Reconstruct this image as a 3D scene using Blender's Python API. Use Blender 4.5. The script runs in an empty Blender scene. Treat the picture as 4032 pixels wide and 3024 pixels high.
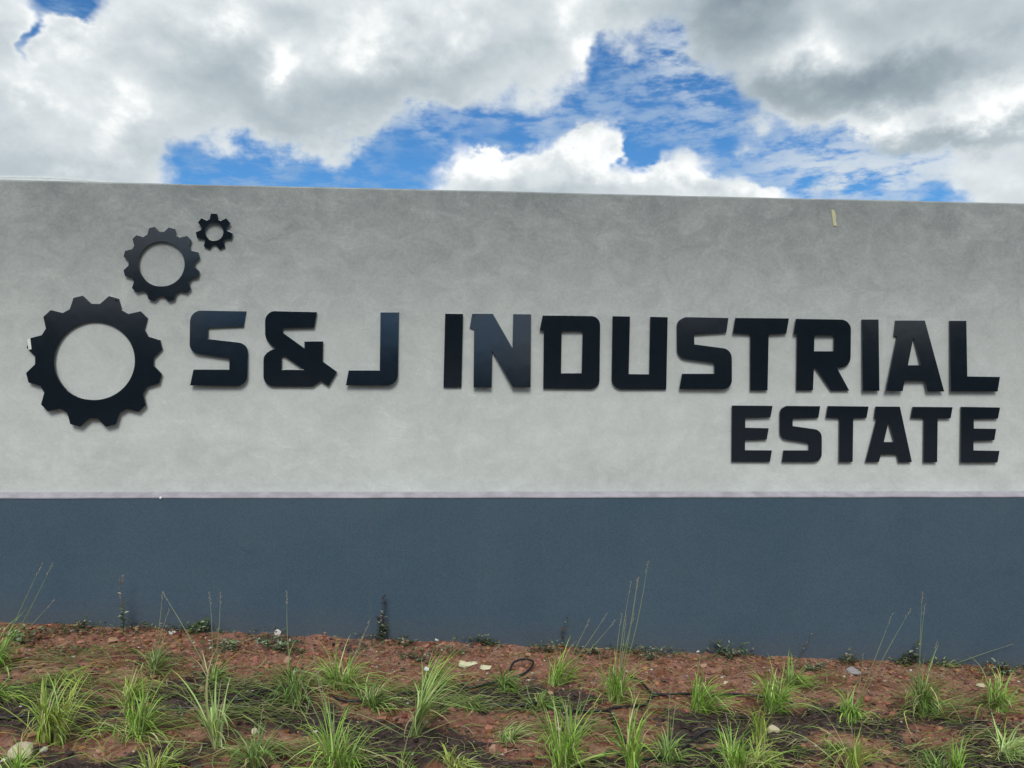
import bpy, math, random
import numpy as np
from mathutils import Vector

random.seed(7)
rng = np.random.default_rng(11)
scene = bpy.context.scene
C = scene.collection
R = math.radians

# ------------------------------------------------------------------ camera
CAM = Vector((0.0, -5.0, 1.7))
YAW, PITCH, ROLL = R(3.5115), R(-0.0622), R(0.4489)
FOC, CX, CY = 3028.0, 2016.0, 1512.0
FW = Vector((math.sin(YAW) * math.cos(PITCH), math.cos(YAW) * math.cos(PITCH), math.sin(PITCH)))
_r0 = Vector((math.cos(YAW), -math.sin(YAW), 0))
_u0 = _r0.cross(FW)
RT = _r0 * math.cos(ROLL) + _u0 * math.sin(ROLL)
UP = -_r0 * math.sin(ROLL) + _u0 * math.cos(ROLL)
cd = bpy.data.cameras.new('camera')
cam = bpy.data.objects.new('camera', cd)
C.objects.link(cam)
cd.sensor_fit = 'HORIZONTAL'
cd.sensor_width = 36.0
cd.lens = 36.0 * FOC / 4032.0
cd.clip_start = 0.05
cd.clip_end = 3000
from mathutils import Matrix
cam.matrix_world = Matrix(((RT.x, UP.x, -FW.x, CAM.x), (RT.y, UP.y, -FW.y, CAM.y), (RT.z, UP.z, -FW.z, CAM.z), (0, 0, 0, 1)))
scene.camera = cam

# ------------------------------------------------------------------ light
SUN_EL, SUN_AZ = R(45), R(186)          # azimuth clockwise from +Y: behind the photographer, a little to the left
SUND = Vector((math.sin(SUN_AZ) * math.cos(SUN_EL), math.cos(SUN_AZ) * math.cos(SUN_EL), math.sin(SUN_EL)))
sl = bpy.data.lights.new('sun', 'SUN')
sl.energy = 1.5
sl.angle = R(24)
sl.color = (1.0, 0.975, 0.94)
so = bpy.data.objects.new('sun', sl)
C.objects.link(so)
so.location = (0, -8, 12)
so.rotation_euler = (-SUND).to_track_quat('-Z', 'Y').to_euler()
vs = scene.view_settings
vs.view_transform = 'Standard'
vs.look = 'None'
vs.gamma = 1.0
vs.exposure = 0.5
vs.use_curve_mapping = False
scene.render.film_transparent = False
SKY_TINT = (.048, .090, .118)
SKY_GAIN = .72                     # the world's own strength: clouds near display white at this exposure


def ray(px, py):
    return FW + RT * ((px - CX) / FOC) - UP * ((py - CY) / FOC)


def at_y(px, py, y):
    v = ray(px, py)
    return CAM + v * ((y - CAM.y) / v.y)


# ------------------------------------------------------------------ node helpers
class NT:
    def __init__(self, tree):
        self.t = tree

    def n(self, kind, **kw):
        nd = self.t.nodes.new(kind)
        for k, v in kw.items():
            setattr(nd, k, v)
        return nd

    def link(self, a, b):
        self.t.links.new(a, b)

    def put(self, sock, v):
        if isinstance(v, bpy.types.NodeSocket):
            self.t.links.new(v, sock)
        else:
            sock.default_value = v

    def m(self, op, a, b=0.0, c=None, clamp=False):
        nd = self.n('ShaderNodeMath', operation=op, use_clamp=clamp)
        self.put(nd.inputs[0], a)
        if op not in ('SQRT', 'ABSOLUTE', 'EXPONENT', 'ARCSINE', 'SINE', 'FRACT'):
            self.put(nd.inputs[1], b)
        if c is not None:
            self.put(nd.inputs[2], c)
        return nd.outputs[0]

    def mix(self, f, a, b, blend='MIX'):
        nd = self.n('ShaderNodeMix', data_type='RGBA', blend_type=blend)
        self.put(nd.inputs[0], f)
        for s, v in ((nd.inputs[6], a), (nd.inputs[7], b)):
            if isinstance(v, tuple) and len(v) == 3:
                v = v + (1.0,)
            self.put(s, v)
        return nd.outputs[2]

    def ss(self, v, lo, hi, a=0.0, b=1.0):
        nd = self.n('ShaderNodeMapRange', interpolation_type='SMOOTHSTEP')
        self.put(nd.inputs[0], v)
        for i, x in enumerate((lo, hi, a, b)):
            nd.inputs[1 + i].default_value = x
        return nd.outputs[0]

    def noise(self, vec, scale, detail=4, rough=0.55, dist=0.0, lac=2.0):
        nd = self.n('ShaderNodeTexNoise')
        if vec is not None:
            self.link(vec, nd.inputs['Vector'])
        nd.inputs['Scale'].default_value = scale
        nd.inputs['Detail'].default_value = detail
        nd.inputs['Roughness'].default_value = rough
        nd.inputs['Lacunarity'].default_value = lac
        nd.inputs['Distortion'].default_value = dist
        return nd.outputs[0]

    def mapping(self, vec, scale=(1, 1, 1), loc=(0, 0, 0)):
        nd = self.n('ShaderNodeMapping')
        self.link(vec, nd.inputs[0])
        nd.inputs['Scale'].default_value = scale
        nd.inputs['Location'].default_value = loc
        return nd.outputs[0]


# ------------------------------------------------------------------ world: blue sky with broken cumulus
def azel(px, py):
    v = ray(px, py).normalized()
    return math.degrees(math.atan2(v.x, v.y)), math.degrees(math.asin(v.z))


PXD = 57.2958 / FOC
# cover of the clouds in this part of the sky: centre x, y, radii, weight
COVER = [
    (300, 420, 520, 330, 1.0), (150, 600, 400, 170, .9), (430, 600, 170, 120, .5), (900, 150, 560, 260, 1.0), (1050, 370, 350, 160, .8),
    (1270, 470, 230, 150, .8), (1600, 180, 520, 220, 1.0), (1720, 330, 260, 120, .5), (2150, 40, 380, 200, 1.0), (2150, 300, 170, 80, .4),
    (2620, -40, 420, 120, .9), (-250, 350, 420, 400, .9),
    (1920, 690, 230, 100, 1.15), (2230, 650, 190, 125, 1.1), (2370, 550, 62, 95, 1.05), (2640, 690, 140, 85, 1.15), (2300, 790, 380, 70, 1.1), (3000, 800, 170, 40, .7), (2900, 750, 200, 60, .9), (1740, 590, 70, 50, .35),
    (3300, 120, 460, 210, 1.0), (3750, 120, 520, 270, 1.0), (3120, 380, 230, 95, .8), (2830, 120, 200, 150, .55), (3600, 330, 450, 120, .6),
    (3480, 470, 230, 65, .6), (3850, 470, 300, 150, 1.0), (2940, 570, 45, 35, .5), (2700, 585, 90, 28, .45),
    (3500, 710, 260, 50, .22), (4000, 740, 150, 80, .6), (3330, 660, 120, 30, .2), (3650, 760, 160, 40, .3), (4350, 300, 420, 420, .9),
    (260, 20, 150, 70, -1.2), (125, 205, 50, 90, -1.15), (900, 690, 330, 120, -.9), (1500, 640, 250, 90, -.5), (2450, 330, 300, 120, -.6), (3150, 740, 200, 60, -.5), (1750, 520, 220, 70, -.4),
    (2850, 420, 260, 130, -.5), (3500, 660, 420, 60, -.55), (3300, 590, 160, 60, -.35), (2000, 500, 250, 60, -.35), (2490, 500, 80, 100, -.45), (2510, 610, 40, 50, -.35), (2700, 130, 130, 160, -.35), (2050, 560, 160, 40, -.3),
]
# bright heads (+) and grey undersides (-)
TONE = [
    (1100, 230, 90, 80, .40), (540, 410, 150, 90, .30), (390, 580, 150, 100, .22), (100, 350, 100, 60, .25), (1400, 150, 180, 100, .25), (2300, 70, 120, 150, .32),
    (1750, 90, 200, 130, .2), (300, 150, 300, 90, .22), (850, 30, 230, 60, .2),
    (780, 270, 220, 110, -.22), (1700, 310, 350, 100, -.24), (1250, 480, 330, 110, -.20), (1150, 60, 160, 80, -.14), (120, 640, 300, 90, -.12), (600, 560, 110, 110, -.18),
    (2330, 610, 160, 110, .34), (2680, 690, 180, 80, .34), (1880, 650, 180, 80, .28), (2250, 760, 300, 40, -.12), (3000, 760, 110, 60, .2),
    (2880, 130, 180, 170, -.34), (3400, 340, 520, 80, -.50), (3150, 200, 110, 80, .40), (2800, 40, 320, 80, -.25), (3600, 60, 400, 70, -.14),
    (3950, 400, 160, 90, .42), (3450, 490, 180, 45, .30), (3650, 565, 360, 40, -.40), (3550, 720, 260, 50, .12),
]


WISP = [(3560, 690, 420, 120, 1.0), (2740, 210, 170, 190, .8), (3200, 630, 220, 80, .5), (2100, 440, 350, 80, .35), (950, 540, 300, 60, .35), (1650, 520, 250, 70, .35)]


def build_cloud_group():
    """cover and tone of the clouds as a function of the direction"""
    g = bpy.data.node_groups.new('cloud_field', 'ShaderNodeTree')
    g.interface.new_socket('Dir', in_out='INPUT', socket_type='NodeSocketVector')
    g.interface.new_socket('Puff', in_out='INPUT', socket_type='NodeSocketFloat')
    for nm in ('Cover', 'Tone', 'Wisp'):
        g.interface.new_socket(nm, in_out='OUTPUT', socket_type='NodeSocketFloat')
    T = NT(g)
    gi = T.n('NodeGroupInput')
    go = T.n('NodeGroupOutput')
    d = gi.outputs[0]
    sx = T.n('ShaderNodeSeparateXYZ')
    T.link(d, sx.inputs[0])
    st = T.mapping(d, (1, 1, 1.35))
    w1 = T.noise(st, 9.0, 4, .6)
    az0 = T.m('MULTIPLY', T.m('ARCTAN2', sx.outputs[0], sx.outputs[1]), 57.2958)
    el0 = T.m('MULTIPLY', T.m('ARCSINE', sx.outputs[2]), 57.2958)
    az = T.m('MULTIPLY_ADD', T.m('SUBTRACT', w1, .5), 9.0, az0)
    el = T.m('MULTIPLY_ADD', T.m('SUBTRACT', gi.outputs[1], .5), 6.5, el0)
    cb = T.n('ShaderNodeCombineXYZ')
    T.link(az, cb.inputs[0])
    T.link(el, cb.inputs[1])
    P = cb.outputs[0]

    def field(lst):
        acc = None
        for (px, py, rx, ry, w) in lst:
            a0, e0 = azel(px, py)
            kx, ky = 1.0 / (rx * PXD), 1.0 / (ry * PXD)
            v = T.n('ShaderNodeVectorMath', operation='MULTIPLY_ADD')
            T.link(P, v.inputs[0])
            v.inputs[1].default_value = (kx, ky, 0)
            v.inputs[2].default_value = (-a0 * kx, -e0 * ky, 0)
            q = T.n('ShaderNodeVectorMath', operation='DOT_PRODUCT')
            T.link(v.outputs[0], q.inputs[0])
            T.link(v.outputs[0], q.inputs[1])
            e = T.m('POWER', .3679, q.outputs['Value'])
            acc = T.m('MULTIPLY', e, w) if acc is None else T.m('MULTIPLY_ADD', e, w, acc)
        return acc
    cov = field(COVER)
    tone = field(TONE)
    T.link(field(WISP), go.inputs[2])
    # elsewhere the same broken cloud goes on
    big = T.noise(T.mapping(d, (1, 1, 1.8), (3.1, 1.7, .4)), 2.6, 3, .5)
    gen = T.ss(big, .33, .55, -.1, 1.3)
    ma = T.ss(T.m('ABSOLUTE', T.m('SUBTRACT', az0, 3.5)), 36.0, 46.0, 1.0, 0.0)
    me = T.ss(el0, 29.0, 36.0, 1.0, 0.0)
    mb = T.ss(el0, 5.0, 11.0, 0.0, 1.0)
    mask = T.m('MULTIPLY', T.m('MULTIPLY', ma, me), mb)
    f = T.m('MULTIPLY_ADD', T.m('SUBTRACT', T.m('MINIMUM', cov, 1.3), gen), mask, gen)
    T.link(f, go.inputs[0])
    T.link(T.m('MULTIPLY', tone, mask), go.inputs[1])
    return g


world = bpy.data.worlds.new('World')
scene.world = world
world.use_nodes = True
W = NT(world.node_tree)
W.t.nodes.clear()
sky = W.n('ShaderNodeTexSky', sky_type='NISHITA')
sky.sun_disc = False
sky.sun_elevation = SUN_EL
sky.sun_rotation = SUN_AZ
sky.air_density = 1.0
sky.dust_density = 0.2
sky.ozone_density = 4.0
dirv = W.n('ShaderNodeTexCoord').outputs['Generated']
cg = W.n('ShaderNodeGroup')
cg.node_tree = build_cloud_group()
W.link(dirv, cg.inputs[0])
cover, tone, wisp = cg.outputs


def puff(off):
    return W.noise(W.mapping(dirv, (1, 1, 1.3), off), 12.0, 7, .57)


n0 = puff((0, 0, 0))
W.link(n0, cg.inputs[1])
n1 = puff((-.008, -.004, .030))
den = W.m('MULTIPLY_ADD', W.m('SUBTRACT', n0, .5), 1.15, cover)
wdt = W.ss(tone, .0, .25, .90, .28)
alpha = W.ss(W.m('DIVIDE', W.m('SUBTRACT', den, .5), wdt), -.5, .5)
relief = W.m('SUBTRACT', n0, n1)
shade = W.m('MULTIPLY_ADD', relief, W.ss(tone, .0, .3, .6, 1.5), W.m('ADD', tone, .70))
shade = W.m('ADD', shade, W.ss(den, .5, 1.6, .10, -.10), clamp=True)
ramp = W.n('ShaderNodeValToRGB')
W.link(shade, ramp.inputs[0])
e = ramp.color_ramp.elements
e[0].position, e[0].color = 0.0, (.22, .275, .335, 1)
e[1].position, e[1].color = 1.0, (.98, 1.0, 1.0, 1)
for p, c in ((.3, (.36, .43, .47, 1)), (.55, (.52, .59, .63, 1)), (.8, (.74, .79, .81, 1))):
    x = e.new(p)
    x.color = c
# thin high veil rippling across the blue
veil = W.noise(W.mapping(dirv, (1.0, 1.0, 3.0)), 24.0, 4, .6)
va = W.m('MULTIPLY', W.ss(veil, .40, .66), W.ss(n0, .30, .58, .12, .62))
skyc = W.mix(1.0, sky.outputs[0], SKY_TINT, 'MULTIPLY')
skyc = W.mix(va, skyc, (.30, .45, .66))
skyc = W.mix(W.m('MULTIPLY', W.m('MULTIPLY', wisp, W.ss(veil, .34, .60)), .9, clamp=True), skyc, (.66, .73, .79))
col = W.mix(alpha, skyc, ramp.outputs[0])
bg = W.n('ShaderNodeBackground')
W.link(col, bg.inputs[0])
bg.inputs[1].default_value = SKY_GAIN
wo = W.n('ShaderNodeOutputWorld')
W.link(bg.outputs[0], wo.inputs[0])
world.cycles.sampling_method = 'NONE'
scene.cycles.max_bounces = 5
scene.cycles.diffuse_bounces = 2
scene.cycles.glossy_bounces = 2
scene.cycles.transmission_bounces = 3


# ------------------------------------------------------------------ materials
def newmat(name):
    m = bpy.data.materials.new(name)
    m.use_nodes = True
    t = NT(m.node_tree)
    b = m.node_tree.nodes['Principled BSDF']
    return m, t, b


def simple(name, col, rough=.7, var=.12, scale=30, bump=0.0, spec=.5):
    m, t, b = newmat(name)
    tcn = t.n('ShaderNodeTexCoord').outputs['Object']
    nz = t.noise(tcn, scale, 5, .6)
    lo = tuple(c * (1 - var) for c in col)
    hi = tuple(min(1, c * (1 + var)) for c in col)
    t.link(t.mix(t.ss(nz, .3, .7), lo, hi), b.inputs['Base Color'])
    b.inputs['Roughness'].default_value = rough
    b.inputs['Specular IOR Level'].default_value = spec
    if bump:
        bn = t.n('ShaderNodeBump')
        bn.inputs['Strength'].default_value = bump
        bn.inputs['Distance'].default_value = .01
        t.link(nz, bn.inputs['Height'])
        t.link(bn.outputs[0], b.inputs['Normal'])
    return m


def mat_plaster():
    m, t, b = newmat('cement_skim_plaster')
    P = t.n('ShaderNodeNewGeometry').outputs['Position']
    big = t.noise(t.mapping(P, (.9, 1, 1.0)), 1.7, 5, .6, .5)
    mid = t.noise(t.mapping(P, (1.0, 1, 1.2)), 5.5, 6, .62, .9)
    sweep = t.noise(t.mapping(P, (1.4, 1, 3.0)), 4.0, 5, .6, 1.6)
    fine = t.noise(P, 45.0, 5, .65)
    grain = t.noise(P, 120.0, 4, .7)
    a = t.m('ADD', t.m('MULTIPLY', t.m('SUBTRACT', big, .5), .75), t.m('MULTIPLY', t.m('SUBTRACT', mid, .5), .5))
    a = t.m('ADD', a, t.m('MULTIPLY', t.m('SUBTRACT', sweep, .5), .3))
    a = t.m('ADD', a, t.m('MULTIPLY', t.m('SUBTRACT', fine, .5), .35))
    a = t.m('ADD', a, t.m('MULTIPLY', t.m('SUBTRACT', grain, .5), .22))
    # trowel passes: faint curved ridges left in the skim
    tw = t.noise(t.mapping(P, (1.0, 1, 1.5)), 2.6, 3, .5, 2.2)
    line = t.ss(t.m('ABSOLUTE', t.m('SUBTRACT', t.m('FRACT', t.m('MULTIPLY', tw, 9.0)), .5)), 0.0, .09, 1.0, 0.0)
    lm = t.m('MULTIPLY', line, t.ss(mid, .45, .65))
    a = t.m('MULTIPLY_ADD', lm, .10, a)
    # brightness falloff painted into the colour: darker toward the top, irregular cloudy edge
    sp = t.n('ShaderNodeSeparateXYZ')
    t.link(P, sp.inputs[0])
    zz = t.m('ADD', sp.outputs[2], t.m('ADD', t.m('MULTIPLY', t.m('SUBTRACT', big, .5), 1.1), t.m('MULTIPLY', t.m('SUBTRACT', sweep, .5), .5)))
    falloff = t.ss(zz, 1.2, 3.1)
    f = t.m('ADD', t.m('SUBTRACT', .80, t.m('MULTIPLY', falloff, .68)), a, clamp=True)
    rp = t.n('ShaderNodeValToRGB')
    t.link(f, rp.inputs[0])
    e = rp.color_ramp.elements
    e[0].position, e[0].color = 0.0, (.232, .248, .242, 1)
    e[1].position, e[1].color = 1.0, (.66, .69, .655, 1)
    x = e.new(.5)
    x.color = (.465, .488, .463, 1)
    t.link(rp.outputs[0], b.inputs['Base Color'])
    b.inputs['Roughness'].default_value = .88
    b.inputs['Specular IOR Level'].default_value = .25
    bn = t.n('ShaderNodeBump')
    bn.inputs['Strength'].default_value = .25
    bn.inputs['Distance'].default_value = .004
    t.link(t.m('ADD', t.m('MULTIPLY_ADD', lm, .5, t.m('MULTIPLY', mid, 1.2)), t.m('ADD', fine, t.m('MULTIPLY', grain, .5))), bn.inputs['Height'])
    t.link(bn.outputs[0], b.inputs['Normal'])
    return m


def mat_plinth():
    m, t, b = newmat('blue_grey_masonry_paint')
    P = t.n('ShaderNodeNewGeometry').outputs['Position']
    big = t.noise(P, 1.3, 4, .6, .4)
    mid = t.noise(P, 9.0, 5, .6, .5)
    grain = t.noise(P, 95.0, 5, .75)
    c = t.mix(t.ss(big, .3, .7), (.052, .096, .130), (.067, .110, .142))
    c = t.mix(t.ss(mid, .25, .75), c, t.mix(.5, c, (.066, .098, .146)))
    g = t.m('MULTIPLY_ADD', t.m('SUBTRACT', grain, .5), 1.0, 1.0)
    cc = t.n('ShaderNodeVectorMath', operation='SCALE')
    t.link(c, cc.inputs[0])
    t.link(g, cc.inputs['Scale'])
    streak = t.noise(t.mapping(P, (16, 1, .7)), 1.0, 4, .6)
    cc2 = t.mix(t.ss(streak, .52, .78, 0, .30), cc.outputs[0], (.085, .115, .135))
    cc2 = t.mix(t.ss(t.noise(t.mapping(P, (1, 1, 2.2)), 3.2, 6, .68, .8), .56, .74, 0, .28), cc2, (.045, .072, .098))
    # dust splashed up from the soil along the foot
    sp = t.n('ShaderNodeSeparateXYZ')
    t.link(P, sp.inputs[0])
    hz = t.m('ADD', t.m('MULTIPLY_ADD', sp.outputs[0], .0582, -.034), sp.outputs[2])
    dust = t.m('MULTIPLY', t.ss(t.m('ADD', hz, t.m('MULTIPLY', mid, .16)), .06, .30, .3, 0.0), t.ss(grain, .3, .7, .4, 1.0))
    t.link(t.mix(dust, cc2, (.13, .085, .065)), b.inputs['Base Color'])
    b.inputs['Roughness'].default_value = .75
    b.inputs['Specular IOR Level'].default_value = .3
    bn = t.n('ShaderNodeBump')
    bn.inputs['Strength'].default_value = .45
    bn.inputs['Distance'].default_value = .003
    t.link(t.m('ADD', grain, mid), bn.inputs['Height'])
    t.link(bn.outputs[0], b.inputs['Normal'])
    return m


def mat_letter():
    m, t, b = newmat('gloss_black_coated_metal')
    P = t.n('ShaderNodeNewGeometry').outputs['Position']
    n1 = t.noise(P, 14, 4, .6)
    n2 = t.noise(P, 160, 3, .6)
    t.link(t.mix(t.ss(n2, .3, .7), (.0040, .0078, .0140), (.0065, .0115, .019)), b.inputs['Base Color'])
    b.inputs['Roughness'].default_value = .22
    t.link(t.m('MULTIPLY_ADD', n1, .08, .10), b.inputs['Roughness'])
    b.inputs['Specular IOR Level'].default_value = 1.0
    bn = t.n('ShaderNodeBump')
    bn.inputs['Strength'].default_value = .06
    bn.inputs['Distance'].default_value = .01
    t.link(t.noise(P, 5.0, 2, .5), bn.inputs['Height'])
    t.link(bn.outputs[0], b.inputs['Normal'])
    return m


def mat_attr(name, rough=.8, trans=0.0, spec=.3, grain=.25, bump=0.0):
    """colour read from the per-piece colour attribute, with fine grain on top"""
    m, t, b = newmat(name)
    at = t.n('ShaderNodeAttribute', attribute_name='tint')
    P = t.n('ShaderNodeNewGeometry').outputs['Position']
    nz = t.noise(P, 220, 3, .6)
    sc = t.n('ShaderNodeVectorMath', operation='SCALE')
    t.link(at.outputs['Color'], sc.inputs[0])
    t.link(t.m('MULTIPLY_ADD', t.m('SUBTRACT', nz, .5), grain * 2, 1.0), sc.inputs['Scale'])
    t.link(sc.outputs[0], b.inputs['Base Color'])
    b.inputs['Roughness'].default_value = rough
    b.inputs['Specular IOR Level'].default_value = spec
    if bump:
        bn = t.n('ShaderNodeBump')
        bn.inputs['Strength'].default_value = bump
        bn.inputs['Distance'].default_value = .004
        t.link(nz, bn.inputs['Height'])
        t.link(bn.outputs[0], b.inputs['Normal'])
    if trans:
        tr = t.n('ShaderNodeBsdfTranslucent')
        t.link(sc.outputs[0], tr.inputs[0])
        mx = t.n('ShaderNodeMixShader')
        mx.inputs[0].default_value = trans
        t.link(b.outputs[0], mx.inputs[1])
        t.link(tr.outputs[0], mx.inputs[2])
        t.link(mx.outputs[0], m.node_tree.nodes['Material Output'].inputs[0])
    return m


def mat_soil():
    m, t, b = newmat('red_earth')
    at = t.n('ShaderNodeAttribute', attribute_name='mulch')
    P = t.n('ShaderNodeNewGeometry').outputs['Position']
    n1 = t.noise(P, 7, 6, .65, .6)
    n2 = t.noise(P, 38, 5, .65, .3)
    n3 = t.noise(P, 210, 4, .65)
    red = t.mix(t.ss(n1, .3, .7), (.165, .064, .033), (.37, .20, .14))
    red = t.mix(t.ss(n2, .45, .75, 0, .6), red, (.46, .27, .20))
    red = t.mix(t.ss(n2, .45, .25, 0, .65), red, (.105, .048, .030))
    blk = t.mix(t.ss(n2, .3, .7), (.030, .022, .019), (.105, .076, .066))
    k = t.m('ADD', at.outputs['Fac'], t.m('ADD', t.m('MULTIPLY', t.m('SUBTRACT', n2, .5), 1.1), t.m('MULTIPLY', t.m('SUBTRACT', n1, .5), 1.3)))
    c = t.mix(t.ss(k, .34, .62), red, blk)
    g = t.m('MULTIPLY_ADD', t.m('SUBTRACT', n3, .5), 1.3, 1.0)
    sc = t.n('ShaderNodeVectorMath', operation='SCALE')
    t.link(c, sc.inputs[0])
    t.link(g, sc.inputs['Scale'])
    t.link(sc.outputs[0], b.inputs['Base Color'])
    b.inputs['Roughness'].default_value = .95
    b.inputs['Specular IOR Level'].default_value = .15
    bn = t.n('ShaderNodeBump')
    bn.inputs['Strength'].default_value = .9
    bn.inputs['Distance'].default_value = .012
    t.link(t.m('ADD', n2, t.m('MULTIPLY', n3, .45)), bn.inputs['Height'])
    t.link(bn.outputs[0], b.inputs['Normal'])
    return m


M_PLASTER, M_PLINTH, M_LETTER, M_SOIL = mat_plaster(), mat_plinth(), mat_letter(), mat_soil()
M_LEDGE = simple('bare_ledge_mortar', (.36, .335, .365), .85, .16, 9, .2)
M_BLADE = mat_attr('grass_blade', .45, .18, .4, .12)
M_STALK = mat_attr('seed_stalk_straw', .7, .15, .2, .15)
M_WEED = mat_attr('weed_leaf', .55, .2, .4, .15)
M_CLOD = mat_attr('soil_clods', .95, 0, .1, .45, .5)
M_STONE = mat_attr('field_stone', .85, 0, .25, .3, .6)
M_PIPE = simple('black_polythene_pipe', (.012, .013, .015), .42, .3, 40, 0, .5)
M_TAPE = simple('masking_tape_paper', (.56, .53, .32), .7, .1, 80, .15)
M_TAPEW = simple('white_tape_paper', (.72, .75, .68), .6, .06, 80, .1)
M_WHITE = simple('white_mortar', (.8, .8, .77), .7, .06, 90, .2)
M_PEEL = simple('cream_peel', (.70, .66, .42), .6, .12, 60, .2)


# ------------------------------------------------------------------ object helpers
def link(o, parent=None):
    C.objects.link(o)
    if parent is not None:
        o.parent = parent
    return o


def mesh_obj(name, verts, faces, mat, parent=None, tint=None, smooth=False):
    me = bpy.data.meshes.new(name)
    me.from_pydata([tuple(v) for v in verts], [], faces)
    if mat:
        me.materials.append(mat)
    if tint is not None:
        a = me.attributes.new('tint', 'FLOAT_COLOR', 'POINT')
        arr = np.ones((len(verts), 4), dtype=np.float32)
        arr[:, :3] = np.asarray(tint, dtype=np.float32)
        a.data.foreach_set('color', arr.ravel())
    if smooth:
        me.polygons.foreach_set('use_smooth', [True] * len(me.polygons))
    me.update()
    return link(bpy.data.objects.new(name, me), parent)


def empty(name, loc):
    o = bpy.data.objects.new(name, None)
    o.empty_display_size = .05
    o.location = loc
    return link(o)


def tag(o, label, cat, group=None):
    o['label'] = label
    o['category'] = cat
    if group:
        o['group'] = group
    return o


def box(x0, x1, y0, y1, z0, z1):
    v = [(x, y, z) for x in (x0, x1) for y in (y0, y1) for z in (z0, z1)]
    f = [(0, 1, 3, 2), (4, 6, 7, 5), (0, 4, 5, 1), (2, 3, 7, 6), (0, 2, 6, 4), (1, 5, 7, 3)]
    return v, f


# ------------------------------------------------------------------ value noise on a grid (numpy)
def vnoise(x, y, seed):
    xi, yi = np.floor(x).astype(np.int64), np.floor(y).astype(np.int64)
    fx, fy = x - xi, y - yi
    fx, fy = fx * fx * (3 - 2 * fx), fy * fy * (3 - 2 * fy)

    def h(a, b):
        n = (a * 374761393 + b * 668265263 + seed * 1442695041) & 0x7fffffff
        n = ((n ^ (n >> 13)) * 1274126177) & 0x7fffffff
        return ((n ^ (n >> 16)) & 0xffff) / 65535.0
    return (h(xi, yi) * (1 - fx) + h(xi + 1, yi) * fx) * (1 - fy) + (h(xi, yi + 1) * (1 - fx) + h(xi + 1, yi + 1) * fx) * fy


def fbm(x, y, seed, oct=4, gain=.5):
    s, a, t = 0, 1.0, 0
    for o in range(oct):
        s = s + a * vnoise(x * 2 ** o + o * 17.3, y * 2 ** o - o * 9.1, seed + o)
        t += a
        a *= gain
    return s / t


def base_z(x):
    return .034 - .0582 * np.clip(x, -9, 9)


def bumps(x, y):
    near = np.clip((-y - .05) / .35, 0, 1)
    b = (fbm(x * 2.2, y * 2.2, 3, 3) - .5) * .085 * near
    b = b + (fbm(x * 9, y * 9, 9, 3) - .5) * .040 * (.45 + .55 * near)
    b = b + (fbm(x * 34, y * 34, 15, 3, .6) - .5) * .030
    b = b + np.where(near < 1, (fbm(x * 5, y * 5, 31, 3) - .5) * .03 * (1 - near), 0)
    return b


def gz(x, y):
    x, y = np.asarray(x, dtype=float), np.asarray(y, dtype=float)
    return base_z(x) + bumps(x, y)


def at_g(px, py):
    """the point of the bed that shows at this place of the photograph"""
    v = ray(px, py)
    t = 4.0
    for _ in range(6):
        p = CAM + v * t
        z = float(base_z(p.x))
        t += (z - p.z) / v.z
    p = CAM + v * t
    p.z = float(gz(p.x, p.y))
    return p


# ------------------------------------------------------------------ setting: ground sheets
xs = [-400, -60, -9, 9, 60, 400]
ys = [-400, -60, -9, -2.4, 0.15, 60, 400]
vv = [(x, y, float(base_z(x)) - .09) for y in ys for x in xs]
ff = [(j * 6 + i, j * 6 + i + 1, (j + 1) * 6 + i + 1, (j + 1) * 6 + i) for j in range(6) for i in range(5)]
g = mesh_obj('ground', vv, ff, simple('worn_asphalt_ground', (.075, .072, .068), .95, .25, 6, .3))
g['kind'] = 'structure'

X0, X1, Y0, Y1, ST = -6.0, 7.0, -2.7, -0.03, .0125
gx = np.arange(X0, X1 + ST / 2, ST)
gy = np.arange(Y0, Y1 + ST / 2, ST)
GX, GY = np.meshgrid(gx, gy)
GZ = gz(GX, GY)
edge = np.minimum.reduce([np.clip((GX - X0) / .25, 0, 1), np.clip((X1 - GX) / .25, 0, 1), np.clip((GY - Y0) / .25, 0, 1)])
GZ = GZ - (1 - edge) * .14
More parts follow.
